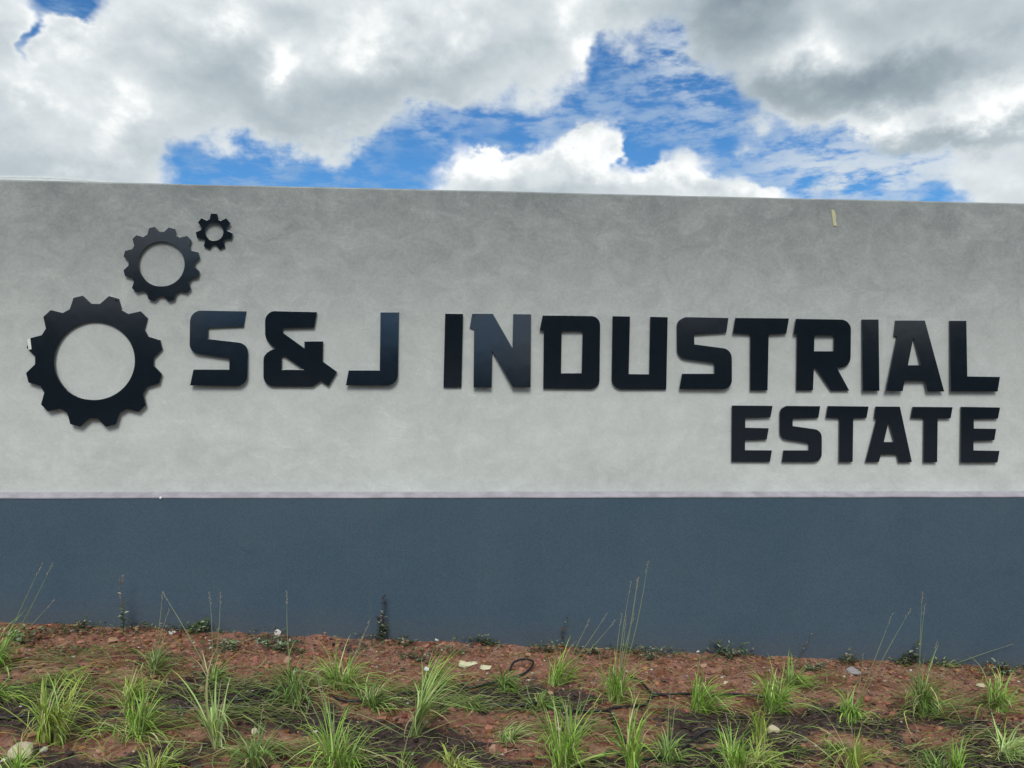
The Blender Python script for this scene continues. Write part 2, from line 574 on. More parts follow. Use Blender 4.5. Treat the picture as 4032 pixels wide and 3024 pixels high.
# where dark compost was worked in round the planting holes
MUL = (fbm(GX * 1.6 + 5, GY * 2.2, 41, 4, .55) - .62) * 1.9
for (px, py, rx, ry, w) in [(520, 3000, 260, 80, 1.0), (130, 2790, 220, 60, .8), (80, 2720, 170, 45, .5), (820, 2760, 300, 60, .6), (760, 2640, 330, 45, .4), (1080, 2530, 140, 40, .9),
                            (1120, 2810, 220, 60, .9), (1640, 2930, 260, 80, .9), (1500, 2985, 160, 50, .6), (1900, 2990, 170, 60, .5), (1900, 2740, 330, 40, .6), (2220, 2750, 230, 55, .9),
                            (2800, 2880, 200, 60, 1.0), (2650, 2990, 260, 60, .6), (3060, 2900, 130, 60, .7), (3500, 2880, 160, 50, .8), (3330, 2850, 110, 40, .7), (3850, 2870, 200, 60, .7),
                            (3750, 2650, 150, 25, .5), (330, 2500, 170, 28, .6), (1490, 2545, 140, 25, .6), (3000, 2995, 250, 60, .5), (3850, 3000, 250, 50, .5), (900, 2900, 160, 60, .5),
                            (2650, 2570, 400, 40, -.4), (3400, 2620, 400, 60, -.6), (1750, 2560, 250, 45, -.7), (500, 2520, 250, 35, -.5), (1950, 2830, 200, 50, -.5), (2500, 2870, 170, 50, -.6), (3350, 2930, 160, 40, -.9), (420, 2960, 120, 40, -.9), (2050, 2960, 160, 40, -.7), (1150, 2930, 160, 40, -.6), (2800, 2930, 60, 20, -1.3), (3650, 2890, 160, 30, -.8), (700, 2870, 120, 30, -.6), (2400, 2960, 130, 30, -.8), (3950, 2900, 130, 30, -.6), (1500, 2800, 150, 25, -.6)]:
    c = at_g(px, py)
    ex = at_g(px + rx, py)
    ey = at_g(px, py - ry)
    sx_, sy_ = abs(ex.x - c.x), abs(ey.y - c.y)
    MUL = MUL + w * np.exp(-((GX - c.x) / sx_) ** 2 - ((GY - c.y) / sy_) ** 2)
MUL = MUL + .46 * np.clip((-GY - .55) / .5, 0, 1) - .12 * np.clip((GY + .6) / .4, 0, 1)
nx, ny = len(gx), len(gy)
co = np.stack([GX, GY, GZ], -1).reshape(-1, 3).astype(np.float32)
idx = np.arange(nx * ny).reshape(ny, nx)
q = np.stack([idx[:-1, :-1], idx[:-1, 1:], idx[1:, 1:], idx[1:, :-1]], -1).reshape(-1, 4)
me = bpy.data.meshes.new('soil_bed')
me.vertices.add(len(co))
me.vertices.foreach_set('co', co.ravel())
me.loops.add(q.size)
me.loops.foreach_set('vertex_index', q.ravel().astype(np.int32))
me.polygons.add(len(q))
me.polygons.foreach_set('loop_start', (np.arange(len(q)) * 4).astype(np.int32))
me.polygons.foreach_set('loop_total', np.full(len(q), 4, dtype=np.int32))
me.polygons.foreach_set('use_smooth', np.ones(len(q), dtype=bool))
me.update(calc_edges=True)
a = me.attributes.new('mulch', 'FLOAT', 'POINT')
a.data.foreach_set('value', MUL.ravel().astype(np.float32))
me.materials.append(M_SOIL)
soil = link(bpy.data.objects.new('soil_bed', me))
soil['kind'] = 'structure'


def mulch_at(x, y):
    i = np.clip(((x - X0) / ST).astype(int), 0, nx - 1)
    j = np.clip(((y - Y0) / ST).astype(int), 0, ny - 1)
    return MUL[j, i]


# unseen wooded rise added behind the camera to darken what the gloss letters mirror
hx = np.linspace(-260, 260, 131)
hy = np.linspace(-150, -48, 26)
HX, HY = np.meshgrid(hx, hy)
tt = np.clip((-48 - HY) / 40, 0, 1)
HZ = -1.0 + tt * tt * (3 - 2 * tt) * (15.0 + 6 * fbm(HX * .03, HY * .03, 77, 3)) + (fbm(HX * .35, HY * .35, 78, 3) - .5) * 3.0 * tt
hv = np.stack([HX, HY, HZ], -1).reshape(-1, 3)
hf = [(j * 131 + i, j * 131 + i + 1, (j + 1) * 131 + i + 1, (j + 1) * 131 + i) for j in range(25) for i in range(130)]
h = mesh_obj('reflection_hills', hv, hf, simple('reflection_wood', (.020, .030, .013), 1.0, .5, .8, .5, 0.05))
h['kind'] = 'structure'

# ------------------------------------------------------------------ the sign wall
WX0, WX1 = -6.2, 7.4
Z_TOP, Z_LEDGE, Z_LIP, Y_PL = 1.7 + 1.2495, 1.7 - .708, 1.7 - .7315, -.06
wall = tag(empty('sign_wall', (0, .15, 0)), 'long grey cement sign wall on a dark blue painted base', 'wall')


def wp(o):
    o.parent = wall
    o.matrix_parent_inverse = Matrix.Translation((0, -.15, 0))
    return o


# upper plastered panel: a grid with a very slight hand-trowelled waviness, arrises softened
nxw, nzw = 160, 44
vv, ff = [], []
for j in range(nzw + 1):
    for i in range(nxw + 1):
        x = WX0 + (WX1 - WX0) * i / nxw
        z = (Z_LEDGE - .05) + (Z_TOP - Z_LEDGE + .05) * j / nzw
        w = (float(fbm(np.array(x * .9), np.array(z * .9), 5, 2)) - .5) * .006
        y = w
        if j == nzw:
            y += .008
            z += (float(fbm(np.array(x * 1.3), np.array(.5), 8, 3)) - .5) * .008
        if j == nzw - 1:
            z = Z_TOP - .010
        vv.append((x, y, z))
n0 = len(vv)
ff += [(j * (nxw + 1) + i, j * (nxw + 1) + i + 1, (j + 1) * (nxw + 1) + i + 1, (j + 1) * (nxw + 1) + i) for j in range(nzw) for i in range(nxw)]
# top and back
for i in range(nxw + 1):
    x = WX0 + (WX1 - WX0) * i / nxw
    zt = vv[nzw * (nxw + 1) + i][2]
    vv.append((x, .30, zt))
    vv.append((x, .30, -.9))
for i in range(nxw):
    a0 = nzw * (nxw + 1) + i
    b0 = n0 + 2 * i
    ff.append((a0, a0 + 1, b0 + 2, b0))
    ff.append((b0, b0 + 2, b0 + 3, b0 + 1))
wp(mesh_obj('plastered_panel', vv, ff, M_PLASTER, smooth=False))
v, f = box(WX0, WX1, Y_PL, .2, -1.0, Z_LIP - .003)
wp(mesh_obj('painted_base', v, f, M_PLINTH))
# sloping ledge: bare mortar weathering on top of the base
lv, lf = [], []
N = 140
for i in range(N + 1):
    x = WX0 + (WX1 - WX0) * i / N
    k = (float(fbm(np.array(x * 3.1), np.array(.2), 61, 3)) - .5)
    lv += [(x, .02, Z_LEDGE + .008), (x, -.004, Z_LEDGE + k * .004), (x, Y_PL - .004, Z_LIP + k * .006), (x, Y_PL - .004, Z_LIP - .006 + k * .004), (x, .02, Z_LIP - .02)]
for i in range(N):
    for q_ in range(4):
        a0 = i * 5 + q_
        lf.append((a0, a0 + 5, a0 + 6, a0 + 1))
wp(mesh_obj('mortar_ledge', lv, lf, M_LEDGE))


# ------------------------------------------------------------------ cut-out letters and gears
def fillet(pts):
    out = []
    n = len(pts)
    for i, p in enumerate(pts):
        r = p[2] if len(p) > 2 else 0
        P = Vector((p[0], p[1]))
        if r <= 0:
            out.append(P)
            continue
        A = Vector(pts[i - 1][:2])
        B = Vector(pts[(i + 1) % n][:2])
        u, w = (A - P).normalized(), (B - P).normalized()
        ang = math.acos(max(-1, min(1, u.dot(w))))
        tl = r / math.tan(ang / 2) if ang < 3.1 else 0
        tl = min(tl, (A - P).length * .49 if (len(pts[i - 1]) > 2) else (A - P).length * .95, (B - P).length * .95)
        rr = tl * math.tan(ang / 2)
        cen = P + (u + w).normalized() * (rr / math.sin(ang / 2))
        s, e_ = P + u * tl - cen, P + w * tl - cen
        a0 = math.atan2(s.y, s.x)
        da = (math.atan2(e_.y, e_.x) - a0 + math.pi) % (2 * math.pi) - math.pi
        for k in range(9):
            a_ = a0 + da * k / 8
            out.append(cen + Vector((math.cos(a_), math.sin(a_))) * rr)
    return out


STAND, THICK = .011, .010


def plate(name, outer, holes, tilt=(0, 0)):
    """outline points (x, z on the wall) -> a bevelled plate held off the wall on pins, one mesh"""
    allp = [p for l in [outer] + holes for p in l]
    cx = sum(p[0] for p in allp) / len(allp)
    cz = min(p[1] for p in allp)
    cu = bpy.data.curves.new('tmp', 'CURVE')
    cu.dimensions = '2D'
    cu.fill_mode = 'BOTH'
    cu.extrude = THICK / 2 - .0012
    cu.bevel_depth = .0012
    cu.bevel_resolution = 1
    cu.offset = -.0012
    for l in [outer] + holes:
        s = cu.splines.new('POLY')
        s.points.add(len(l) - 1)
        for q_, p in zip(s.points, l):
            q_.co = (p[0] - cx, p[1] - cz, 0, 1)
        s.use_cyclic_u = True
    ob = bpy.data.objects.new('tmp', cu)
    C.objects.link(ob)
    dg = bpy.context.evaluated_depsgraph_get()
    src = bpy.data.meshes.new_from_object(ob.evaluated_get(dg))
    bpy.data.objects.remove(ob)
    bpy.data.curves.remove(cu)
    verts = [Vector((q_.co.x, -q_.co.z, q_.co.y)) for q_ in src.vertices]
    faces = [tuple(p.vertices) for p in src.polygons]
    bpy.data.meshes.remove(src)
    h = max(p[1] for p in allp) - cz
    tx, tz = tilt
    verts = [Vector((p.x, p.y + (p.z - h / 2) * tx + p.x * tz - STAND - THICK / 2, p.z)) for p in verts]
    # hidden pins that fix it to the wall
    rim = outer[::max(1, len(outer) // 5)]
    mx, mz = sum(p[0] for p in outer) / len(outer), sum(p[1] for p in outer) / len(outer)
    for p in rim:
        # step inward along the outline's own stroke
        i = list(outer).index(p)
        a_, b_ = Vector(outer[i - 1]), Vector(outer[(i + 1) % len(outer)])
        t_ = (b_ - a_).normalized()
        nrm = Vector((-t_.y, t_.x))
        best = None
        for s in (1, -1):
            qn = Vector(p) + nrm * (.02 * s)
            if inside(qn, outer) and not any(inside(qn, hh) for hh in holes):
                best = qn
        if best is None:
            continue
        k = len(verts)
        for y in (0.006, -STAND - .004):
            for j in range(6):
                an = j * math.pi / 3
                verts.append(Vector((best.x - cx + .004 * math.cos(an), y, best.y - cz + .004 * math.sin(an))))
        for j in range(6):
            faces.append((k + j, k + (j + 1) % 6, k + 6 + (j + 1) % 6, k + 6 + j))
    o = mesh_obj(name, verts, faces, M_LETTER)
    o.location = (cx, 0, cz)
    return o


def inside(p, poly):
    c = False
    n = len(poly)
    for i in range(n):
        a_, b_ = poly[i], poly[i - 1]
        if (a_[1] > p[1]) != (b_[1] > p[1]) and p[0] < (b_[0] - a_[0]) * (p[1] - a_[1]) / (b_[1] - a_[1]) + a_[0]:
            c = not c
    return c


YF = -(STAND + THICK)


def onface(px, py):
    p = at_y(px, py, YF)
    return (p.x, p.z)


def crop(ox, oy, s):
    return lambda l: [onface(ox + q_[0] / s, oy + q_[1] / s) for q_ in fillet(l)]


KB, KC, KD = crop(700, 1150, 2.212), crop(1650, 1150, 2.10667), crop(2600, 1150, 1.5447)
LET = [
    ('S', KB, [(103, 158, 95), (592, 166), (570, 303, 6), (262, 312), (262, 407), (612, 446, 95), (608, 822, 95), (112, 813), (140, 675), (450, 675), (450, 580), (103, 529, 90)], [], 'black cut-out letter S beginning the upper line, beside the gears', (.045, .01)),
    ('&', KB, [(760, 162, 90), (1212, 172), (1188, 310, 6), (915, 316), (918, 357), (1103, 490), (1103, 427), (1265, 427), (1262, 605), (1387, 695), (1313, 820), (1245, 775), (1175, 824), (745, 822, 90), (746, 590), (752, 560), (775, 530), (810, 507), (852, 492), (815, 467), (785, 432), (767, 400), (760, 365)],
     [[(905, 556), (935, 564), (1095, 675), (905, 675)]], 'black cut-out ampersand between the letters S and J', (-.002, 0)),
    ('J', KB, [(1764, 173), (1926, 173), (1917, 815, 95), (1466, 812), (1490, 680), (1760, 680)], [], 'black cut-out letter J after the ampersand, its upper stem shining grey', (.05, .0)),
    ('I', KC, [(217, 177), (366, 180), (352, 790), (202, 790)], [], 'black cut-out bar letter I starting the word INDUSTRIAL', (-.022, 0)),
    ('N', KC, [(441, 175), (612, 177), (775, 465), (783, 180), (931, 183), (923, 790), (778, 790), (608, 490), (602, 792), (452, 792), (457, 310), (420, 298)], [], 'cut-out letter N, greyest of the letters with reflected sky', (.062, -.02)),
    ('D', KC, [(1026, 192), (1503, 200, 75), (1497, 805, 75), (1031, 800), (1035, 320), (1000, 318)], [[(1183, 325), (1357, 325), (1350, 672), (1178, 672)]], 'black cut-out letter D between the grey N and the U', (-.012, 0)),
    ('U', KC, [(1605, 200), (1750, 203), (1740, 680), (1910, 682), (1918, 205), (2063, 208), (2053, 808), (1597, 806, 85)], [], 'black cut-out letter U after the D', (-.010, .01)),
    ('S', KD, [(102, 150, 60), (417, 157), (403, 246), (208, 260), (208, 318), (435, 348, 60), (433, 592, 58), (114, 590), (132, 497), (328, 497), (328, 430), (102, 402, 60)], [], 'black cut-out letter S in the middle of the word INDUSTRIAL', (.036, -.01)),
    ('T', KD, [(457, 157), (783, 160), (767, 253), (660, 258), (653, 598), (547, 598), (548, 256), (441, 252)], [], 'black cut-out letter T in the upper line, before the R', (0, 0)),
    ('R', KD, [(824, 163), (1160, 168, 62), (1158, 458, 62), (1075, 460), (1152, 600), (1040, 600), (945, 460), (935, 460), (930, 598), (828, 598), (832, 256), (810, 255)], [[(938, 265), (1058, 265), (1056, 360), (935, 360)]], 'black cut-out letter R in the upper line', (-.012, .005)),
    ('I', KD, [(1230, 166), (1333, 166), (1330, 601), (1228, 601)], [], 'black cut-out bar letter I between the R and the A', (.036, .02)),
    ('A', KD, [(1437, 172), (1617, 172), (1722, 605), (1620, 605), (1607, 540), (1482, 540), (1468, 603), (1366, 601), (1443, 270), (1424, 266)], [[(1543, 278), (1585, 445), (1505, 445)]], 'black cut-out letter A of the upper line, greyer with reflection', (.052, .01)),
    ('L', KD, [(1765, 174), (1867, 174), (1865, 513), (2065, 516), (2048, 605), (1763, 603)], [], 'black cut-out letter L ending the upper line', (.036, .01)),
    ('E', KD, [(436, 690), (683, 692), (670, 762), (517, 766), (517, 825), (660, 828), (648, 897), (516, 900), (516, 962), (680, 963), (668, 1033), (434, 1032)], [], 'small black cut-out letter E beginning the word ESTATE', (-.01, 0)),
    ('S', KD, [(727, 692, 48), (974, 694), (962, 765), (806, 770), (806, 815), (983, 840, 50), (982, 1033, 48), (740, 1033), (750, 963), (903, 963), (903, 918), (727, 892, 48)], [], 'small black cut-out letter S in the lower word ESTATE', (.006, 0)),
    ('T', KD, [(1020, 693), (1269, 696), (1256, 766), (1175, 768), (1170, 1033), (1087, 1033), (1090, 767), (1008, 764)], [], 'small black cut-out letter T before the A in ESTATE', (.01, .01)),
    ('A', KD, [(1311, 696), (1458, 697), (1531, 1034), (1450, 1036), (1440, 988), (1342, 988), (1330, 1034), (1249, 1033), (1317, 770), (1302, 768)], [[(1389, 788), (1424, 912), (1360, 912)]], 'small black cut-out letter A in the lower word ESTATE', (0, 0)),
    ('T', KD, [(1538, 698), (1778, 700), (1766, 768), (1688, 770), (1684, 1035), (1602, 1035), (1605, 768), (1525, 766)], [], 'small black cut-out letter T before the last E', (.004, -.01)),
    ('E', KD, [(1832, 698), (2069, 702), (2055, 770), (1908, 772), (1908, 830), (2044, 832), (2032, 902), (1905, 905), (1905, 963), (2063, 966), (2050, 1036), (1827, 1036)], [], 'small black cut-out letter E ending the word ESTATE', (.012, 0)),
]
for (ch, K, outer, holes, lab, tilt) in LET:
    o = plate('sign_ampersand' if ch == '&' else 'sign_letter', K(outer), [K(hh) for hh in holes], tilt)
    tag(o, lab, 'letter', 'raised letters of the sign')


def gear(cpx, cpy, ro, rr, rh, n, off, tipw, rootw, lab, tilt):
    c = onface(cpx, cpy)
    sc = (onface(cpx + 100, cpy)[0] - onface(cpx - 100, cpy)[0]) / 200
    pts = []
    for k in range(n):
        a0 = off + 360.0 * k / n
        for (da, r) in ((-rootw, rr), (-tipw, ro), (tipw, ro), (rootw, rr)):
            a_ = R(a0 + da)
            pts.append((c[0] + math.cos(a_) * r * sc, c[1] + math.sin(a_) * r * sc))
    hole = [(c[0] + math.cos(R(6 * k)) * rh * sc, c[1] + math.sin(R(6 * k)) * rh * sc) for k in range(60)]
    o = plate('sign_gear', pts, [hole], tilt)
    tag(o, lab, 'gear', 'gear emblem of the sign')


gear(588.5 / 1.58, 700 + 1140 / 1.58, 429 / 1.58, 369 / 1.58, 250 / 1.58, 12, 15, 4.2, 11.2, 'large black twelve-toothed gear left of the letters', (.035, .006))
gear(1005 / 1.58, 700 + 536 / 1.58, 241 / 1.58, 206 / 1.58, 143 / 1.58, 12, 15, 4.4, 11.2, 'middle-sized black gear above the large one', (.004, .0))
gear(1332 / 1.58, 700 + 335 / 1.58, 115 / 1.58, 82 / 1.58, 57 / 1.58, 7, 90, 9.5, 19.5, 'smallest black gear, seven teeth, nearest the wall top', (-.06, .0))


def strip(name, pts, y, thick, mat):
    """a small flat piece with a little thickness, outline in the wall's plane"""
    n = len(pts)
    cx, cz = pts[0]
    v = [(p[0] - cx, 0, p[1] - cz) for p in pts] + [(p[0] - cx, -thick, p[1] - cz) for p in pts]
    f = [tuple(range(n - 1, -1, -1)), tuple(range(n, 2 * n))] + [(i, (i + 1) % n, n + (i + 1) % n, n + i) for i in range(n)]
    o = mesh_obj(name, v, f, mat)
    o.location = (cx, y, cz)
    return o


def onwall(px, py, y=0.0):
    p = at_y(px, py, y)
    return (p.x, p.z)


K = lambda x, y: onwall(3200 + x / 7.373, 740 + y / 7.373)
tag(strip('masking_tape', [K(535, 632), K(560, 640), K(590, 625), K(640, 680), K(662, 800), K(672, 950), K(706, 1095), K(660, 1106), K(598, 1098), K(580, 960), K(556, 800)], .002, .0045, M_TAPE), 'short strip of yellow masking tape high on the grey wall', 'tape')
K = lambda x, y: onwall(x / 1.58, 700 + y / 1.58, YF - .0005)
tag(strip('white_tape', [K(168, 1006), K(188, 998), K(196, 1066), K(178, 1070)], YF + .001, .002, M_TAPEW), 'scrap of white tape on a left tooth of the large gear', 'tape')


# ------------------------------------------------------------------ generic small shapes
ICO_T = (1 + 5 ** .5) / 2
ICO_V = np.array([(-1, ICO_T, 0), (1, ICO_T, 0), (-1, -ICO_T, 0), (1, -ICO_T, 0), (0, -1, ICO_T), (0, 1, ICO_T), (0, -1, -ICO_T), (0, 1, -ICO_T), (ICO_T, 0, -1), (ICO_T, 0, 1), (-ICO_T, 0, -1), (-ICO_T, 0, 1)]) / math.sqrt(1 + ICO_T ** 2)
ICO_F = [(0, 11, 5), (0, 5, 1), (0, 1, 7), (0, 7, 10), (0, 10, 11), (1, 5, 9), (5, 11, 4), (11, 10, 2), (10, 7, 6), (7, 1, 8), (3, 9, 4), (3, 4, 2), (3, 2, 6), (3, 6, 8), (3, 8, 9), (4, 9, 5), (2, 4, 11), (6, 2, 10), (8, 6, 7), (9, 8, 1)]


def ico2():
    v = [tuple(p) for p in ICO_V]
    f = []
    mid = {}

    def m_(a, b):
        k = (min(a, b), max(a, b))
        if k not in mid:
            p = np.array(v[a]) + np.array(v[b])
            v.append(tuple(p / np.linalg.norm(p)))
            mid[k] = len(v) - 1
        return mid[k]
    for a, b, c in ICO_F:
        x, y, z = m_(a, b), m_(b, c), m_(c, a)
        f += [(a, x, z), (b, y, x), (c, z, y), (x, y, z)]
    return np.array(v), f


I2V, I2F = ico2()


def stone_mesh(w, d, h, seed):
    r = np.random.default_rng(seed)
    v = I2V.copy()
    for _ in range(9):                                   # facets: flatten against random planes
        n = r.normal(size=3)
        n /= np.linalg.norm(n)
        k = r.uniform(.55, .85)
        dd = v @ n
        v = v - np.outer(np.clip(dd - k, 0, None), n)
    v = v * (1 + r.normal(size=(len(v), 1)) * .03)
    return v * np.array([w / 2, d / 2, h / 2])


def spawn_stone(name, px, py, wpx, hpx, col, lab, cat='stone', group='loose stones on the soil bed', mat=None):
    p = at_g(px, py + hpx * .5)
    s = (p - CAM).length / FOC
    w, h = wpx * s, max(hpx * s, .5 * wpx * s)
    v = stone_mesh(w, w * random.uniform(.7, 1.0), h, int(px * 7 + py))
    tint = np.array(col) * (1 + rng.normal(size=(len(v), 1)) * .07)
    o = mesh_obj(name, v, I2F, mat or M_STONE, None, tint)
    o.location = (p.x, p.y, p.z + h * .30)
    o.rotation_euler[2] = random.uniform(-.5, .5)
    return tag(o, lab, cat, group)


TAN, CREAM, WHT, GRY, PNK = (.40, .24, .15), (.58, .50, .34), (.66, .61, .54), (.33, .30, .29), (.46, .27, .19)
STONES = [
    (1092, 2488, 30, 26, WHT, 'white stone at the wall foot, under the ampersand'),
    (1276, 2489, 30, 26, TAN, 'rounded tan stone against the wall foot, under the J'),
    (676, 2487, 32, 18, WHT, 'flat pale stone near the wall foot under the letter S'),
    (442, 2522, 42, 24, TAN, 'flat tan stone on the soil ridge at left, near the thin feathery weed'),
    (470, 2456, 18, 18, CREAM, 'small cream stone on the crest of the soil at left, against the wall'),
    (1133, 2590, 36, 44, PNK, 'upright reddish-tan stone between the left clumps and the wall'),
    (1003, 2884, 36, 26, CREAM, 'cream stone beside the pale V-shaped clump'),
    (922, 2955, 50, 36, TAN, 'largest tan stone near the bottom edge, right of the pale V-shaped clump'),
    (392, 2943, 24, 18, PNK, 'small pinkish stone on the dark compost near the bottom left'),
    (88, 2960, 86, 62, CREAM, 'big pale angular stone in the lower left corner'),
    (18, 2982, 24, 18, WHT, 'small white stone by the left edge of the photo, beside the big pale stone'),
    (172, 2943, 26, 20, WHT, 'small pale stone right of the big pale stone'),
    (794, 2688, 28, 24, PNK, 'orange-tan stone half hidden in the clumps under the letter S'),
    (165, 2762, 34, 18, CREAM, 'cream stone left of the dense bright clump'),
    (1720, 2513, 28, 20, WHT, 'white stone at the wall foot, under the first I'),
    (2030, 2517, 44, 20, PNK, 'wide pale pink stone at the wall foot, under the letter D'),
    (2082, 2578, 30, 20, TAN, 'square tan stone below the letter D, in front of the wide pink stone'),
    (2034, 2568, 26, 14, PNK, 'thin pink stone left of the square tan stone'),
    (1842, 2517, 40, 12, WHT, 'thin flat white stone at the wall foot, left of a small leafy sprig'),
    (1940, 2944, 36, 40, PNK, 'pinkish stone with a pale top near the bottom centre'),
    (1658, 2798, 54, 22, TAN, 'flat reddish clod-like stone left of the strongly leaning clump'),
    (2168, 2724, 24, 18, PNK, 'small orange stone on dark compost at mid bed, under the U'),
    (3045, 2866, 48, 36, CREAM, 'cream angular stone at the foot of the tallest dense clump'),
    (2771, 2618, 30, 20, PNK, 'pale pink stone near the wall, left of the tallest dense clump'),
    (3362, 2632, 56, 28, GRY, 'flat grey slab stone lying near the wall at right'),
    (3330, 2575, 18, 16, WHT, 'small white stone at the wall foot, behind the flat grey slab'),
    (2857, 2672, 18, 16, CREAM, 'small cream stone behind the clump that leans right'),
    (3860, 2690, 30, 16, CREAM, 'cream stone behind the arching clump at the right edge'),
    (2205, 2540, 18, 14, WHT, 'small white stone at the wall foot, right of the thin dark weed'),
    (2743, 2562, 24, 14, WHT, 'small white stone at the wall foot beside the sprawling grey-green weed'),
]
for (px, py, w, hh, col, lab) in STONES:
    spawn_stone('stone', px, py, w, hh, col, lab)
# white blob of mortar stuck on the lip of the ledge
p = at_y(632, 1962, Y_PL - .006)
v = stone_mesh(.021, .016, .023, 5)
o = mesh_obj('mortar_blob', v, I2F, M_WHITE, None, None, True)
o.location = (p.x, Y_PL - .005, p.z)
tag(o, 'tiny white blob of mortar on the lip of the ledge below the large gear', 'mortar blob')

# pale scraps lying about
def scrap(name, pts, mat, lab, cat, lift=.012):
    P = [at_g(*q_) for q_ in pts]
    c = sum(P, Vector()) / len(P)
    n = len(P)
    top = [Vector((p.x - c.x, p.y - c.y, p.z - c.z + lift + .004 * math.sin(i * 2.1))) for i, p in enumerate(P)]
    bot = [q_ - Vector((0, 0, .004)) for q_ in top]
    f = [tuple(range(n - 1, -1, -1)), tuple(range(n, 2 * n))] + [(i, (i + 1) % n, n + (i + 1) % n, n + i) for i in range(n)]
    o = mesh_obj(name, bot + top, f, mat)
    o.location = c
    return tag(o, lab, cat)


scrap('white_stick', [(1930, 2778), (1932, 2769), (1965, 2771), (1998, 2774), (1997, 2781), (1960, 2779)], M_WHITE, 'short white stick lying on the soil above the spreading clump', 'stick')
scrap('cream_peel', [(1805, 2625), (1812, 2612), (1840, 2615), (1872, 2610), (1880, 2618), (1850, 2624), (1830, 2628)], M_PEEL, 'long cream peel of dry leaf behind the flattened clump under the D', 'dry leaf')
scrap('cream_peel', [(1888, 2636), (1895, 2628), (1915, 2632), (1936, 2636), (1930, 2643), (1905, 2640)], M_PEEL, 'shorter cream peel of dry leaf, right of the long one', 'dry leaf')
scrap('white_chip', [(1668, 2632), (1676, 2626), (1692, 2631), (1690, 2637), (1674, 2637)], M_WHITE, 'white chip left of the flattened clump under the I', 'chip')

scrap('white_petal', [(2188, 2908), (2192, 2894), (2204, 2890), (2212, 2898), (2206, 2912), (2196, 2914)], M_WHITE, 'white torn petal on the soil left of the big bottom clump under the U', 'petal', .03)

# ------------------------------------------------------------------ drip pipes
def tube(name, pts, r, mat, lab, cat, group=None, lift=.012):
    P = []
    for i, q_ in enumerate(pts):
        p = at_g(q_[0], q_[1])
        P.append(p + Vector((0, 0, r + lift + (q_[2] if len(q_) > 2 else 0))))
    pp = []
    n = len(P)
    for i in range(n - 1):
        a_, b_, c_, d_ = P[max(0, i - 1)], P[i], P[i + 1], P[min(n - 1, i + 2)]
        for k in range(8):
            t = k / 8
            pp.append(.5 * ((2 * b_) + (c_ - a_) * t + (2 * a_ - 5 * b_ + 4 * c_ - d_) * t * t + (3 * b_ - a_ - 3 * c_ + d_) * t ** 3))
    pp.append(P[-1])
    o0 = pp[0].copy()
    V, F = [], []
    S = 8
    for i, p in enumerate(pp):
        t = (pp[min(i + 1, len(pp) - 1)] - pp[max(i - 1, 0)]).normalized()
        s = t.cross(Vector((0, 0, 1))).normalized()
        u = s.cross(t)
        for k in range(S):
            an = 2 * math.pi * k / S
            V.append(p - o0 + (s * math.cos(an) + u * math.sin(an)) * r)
    for i in range(len(pp) - 1):
        for k in range(S):
            F.append((i * S + k, i * S + (k + 1) % S, (i + 1) * S + (k + 1) % S, (i + 1) * S + k))
    F += [tuple(range(S - 1, -1, -1)), tuple((len(pp) - 1) * S + k for k in range(S))]
    o = mesh_obj(name, V, F, mat, None, None, True)
    o.location = o0
    return tag(o, lab, cat, group)


G_P = 'drip irrigation pipes'
tube('irrigation_pipe', [(-250, 2835), (0, 2828), (180, 2830), (330, 2829), (500, 2812), (680, 2800), (900, 2797), (1050, 2782), (1160, 2748), (1180, 2720)], .0062, M_PIPE, 'black drip pipe running in from the left edge through the clumps', 'pipe', G_P)
tube('irrigation_pipe', [(870, 2765), (960, 2770), (1100, 2740), (1230, 2738), (1350, 2765), (1480, 2760), (1660, 2727), (1860, 2706), (1960, 2688), (2060, 2668), (2100, 2645, .02), (2070, 2632, .03), (2025, 2640, .02), (2005, 2660)], .0062, M_PIPE, 'black drip pipe at mid bed ending in a small raised loop', 'pipe', G_P)
tube('irrigation_pipe', [(1900, 2778), (2060, 2785), (2150, 2775), (2260, 2805), (2375, 2823), (2400, 2838, .02), (2430, 2880, .015), (2470, 2925), (2500, 2935)], .0068, M_PIPE, 'black drip pipe at bottom centre bending down towards the viewer', 'pipe', G_P)
tube('irrigation_pipe', [(2480, 2690), (2520, 2722, .015), (2550, 2755, .008), (2582, 2768), (2690, 2772), (2800, 2760), (2910, 2756), (3040, 2772), (3120, 2800)], .0068, M_PIPE, 'black drip pipe forking beside the clump that leans right under the T', 'pipe', G_P)
tube('irrigation_pipe', [(2400, 2815), (2470, 2808), (2540, 2795), (2578, 2775), (2700, 2766)], .0062, M_PIPE, 'short black drip pipe meeting the forking pipe from the left', 'pipe', G_P)
tube('irrigation_pipe', [(2690, 2940), (2740, 2915, .02), (2790, 2908, .03), (2840, 2918, .02), (2880, 2950), (2900, 2985)], .0068, M_PIPE, 'arched black drip pipe near the bottom edge, over a red clod', 'pipe', G_P)
tube('irrigation_pipe', [(2330, 3030), (2365, 3002, .012), (2400, 2992, .02), (2440, 3000, .01), (2520, 3008), (2640, 2985)], .0068, M_PIPE, 'black drip pipe bowed up at the very bottom right of centre', 'pipe', G_P)


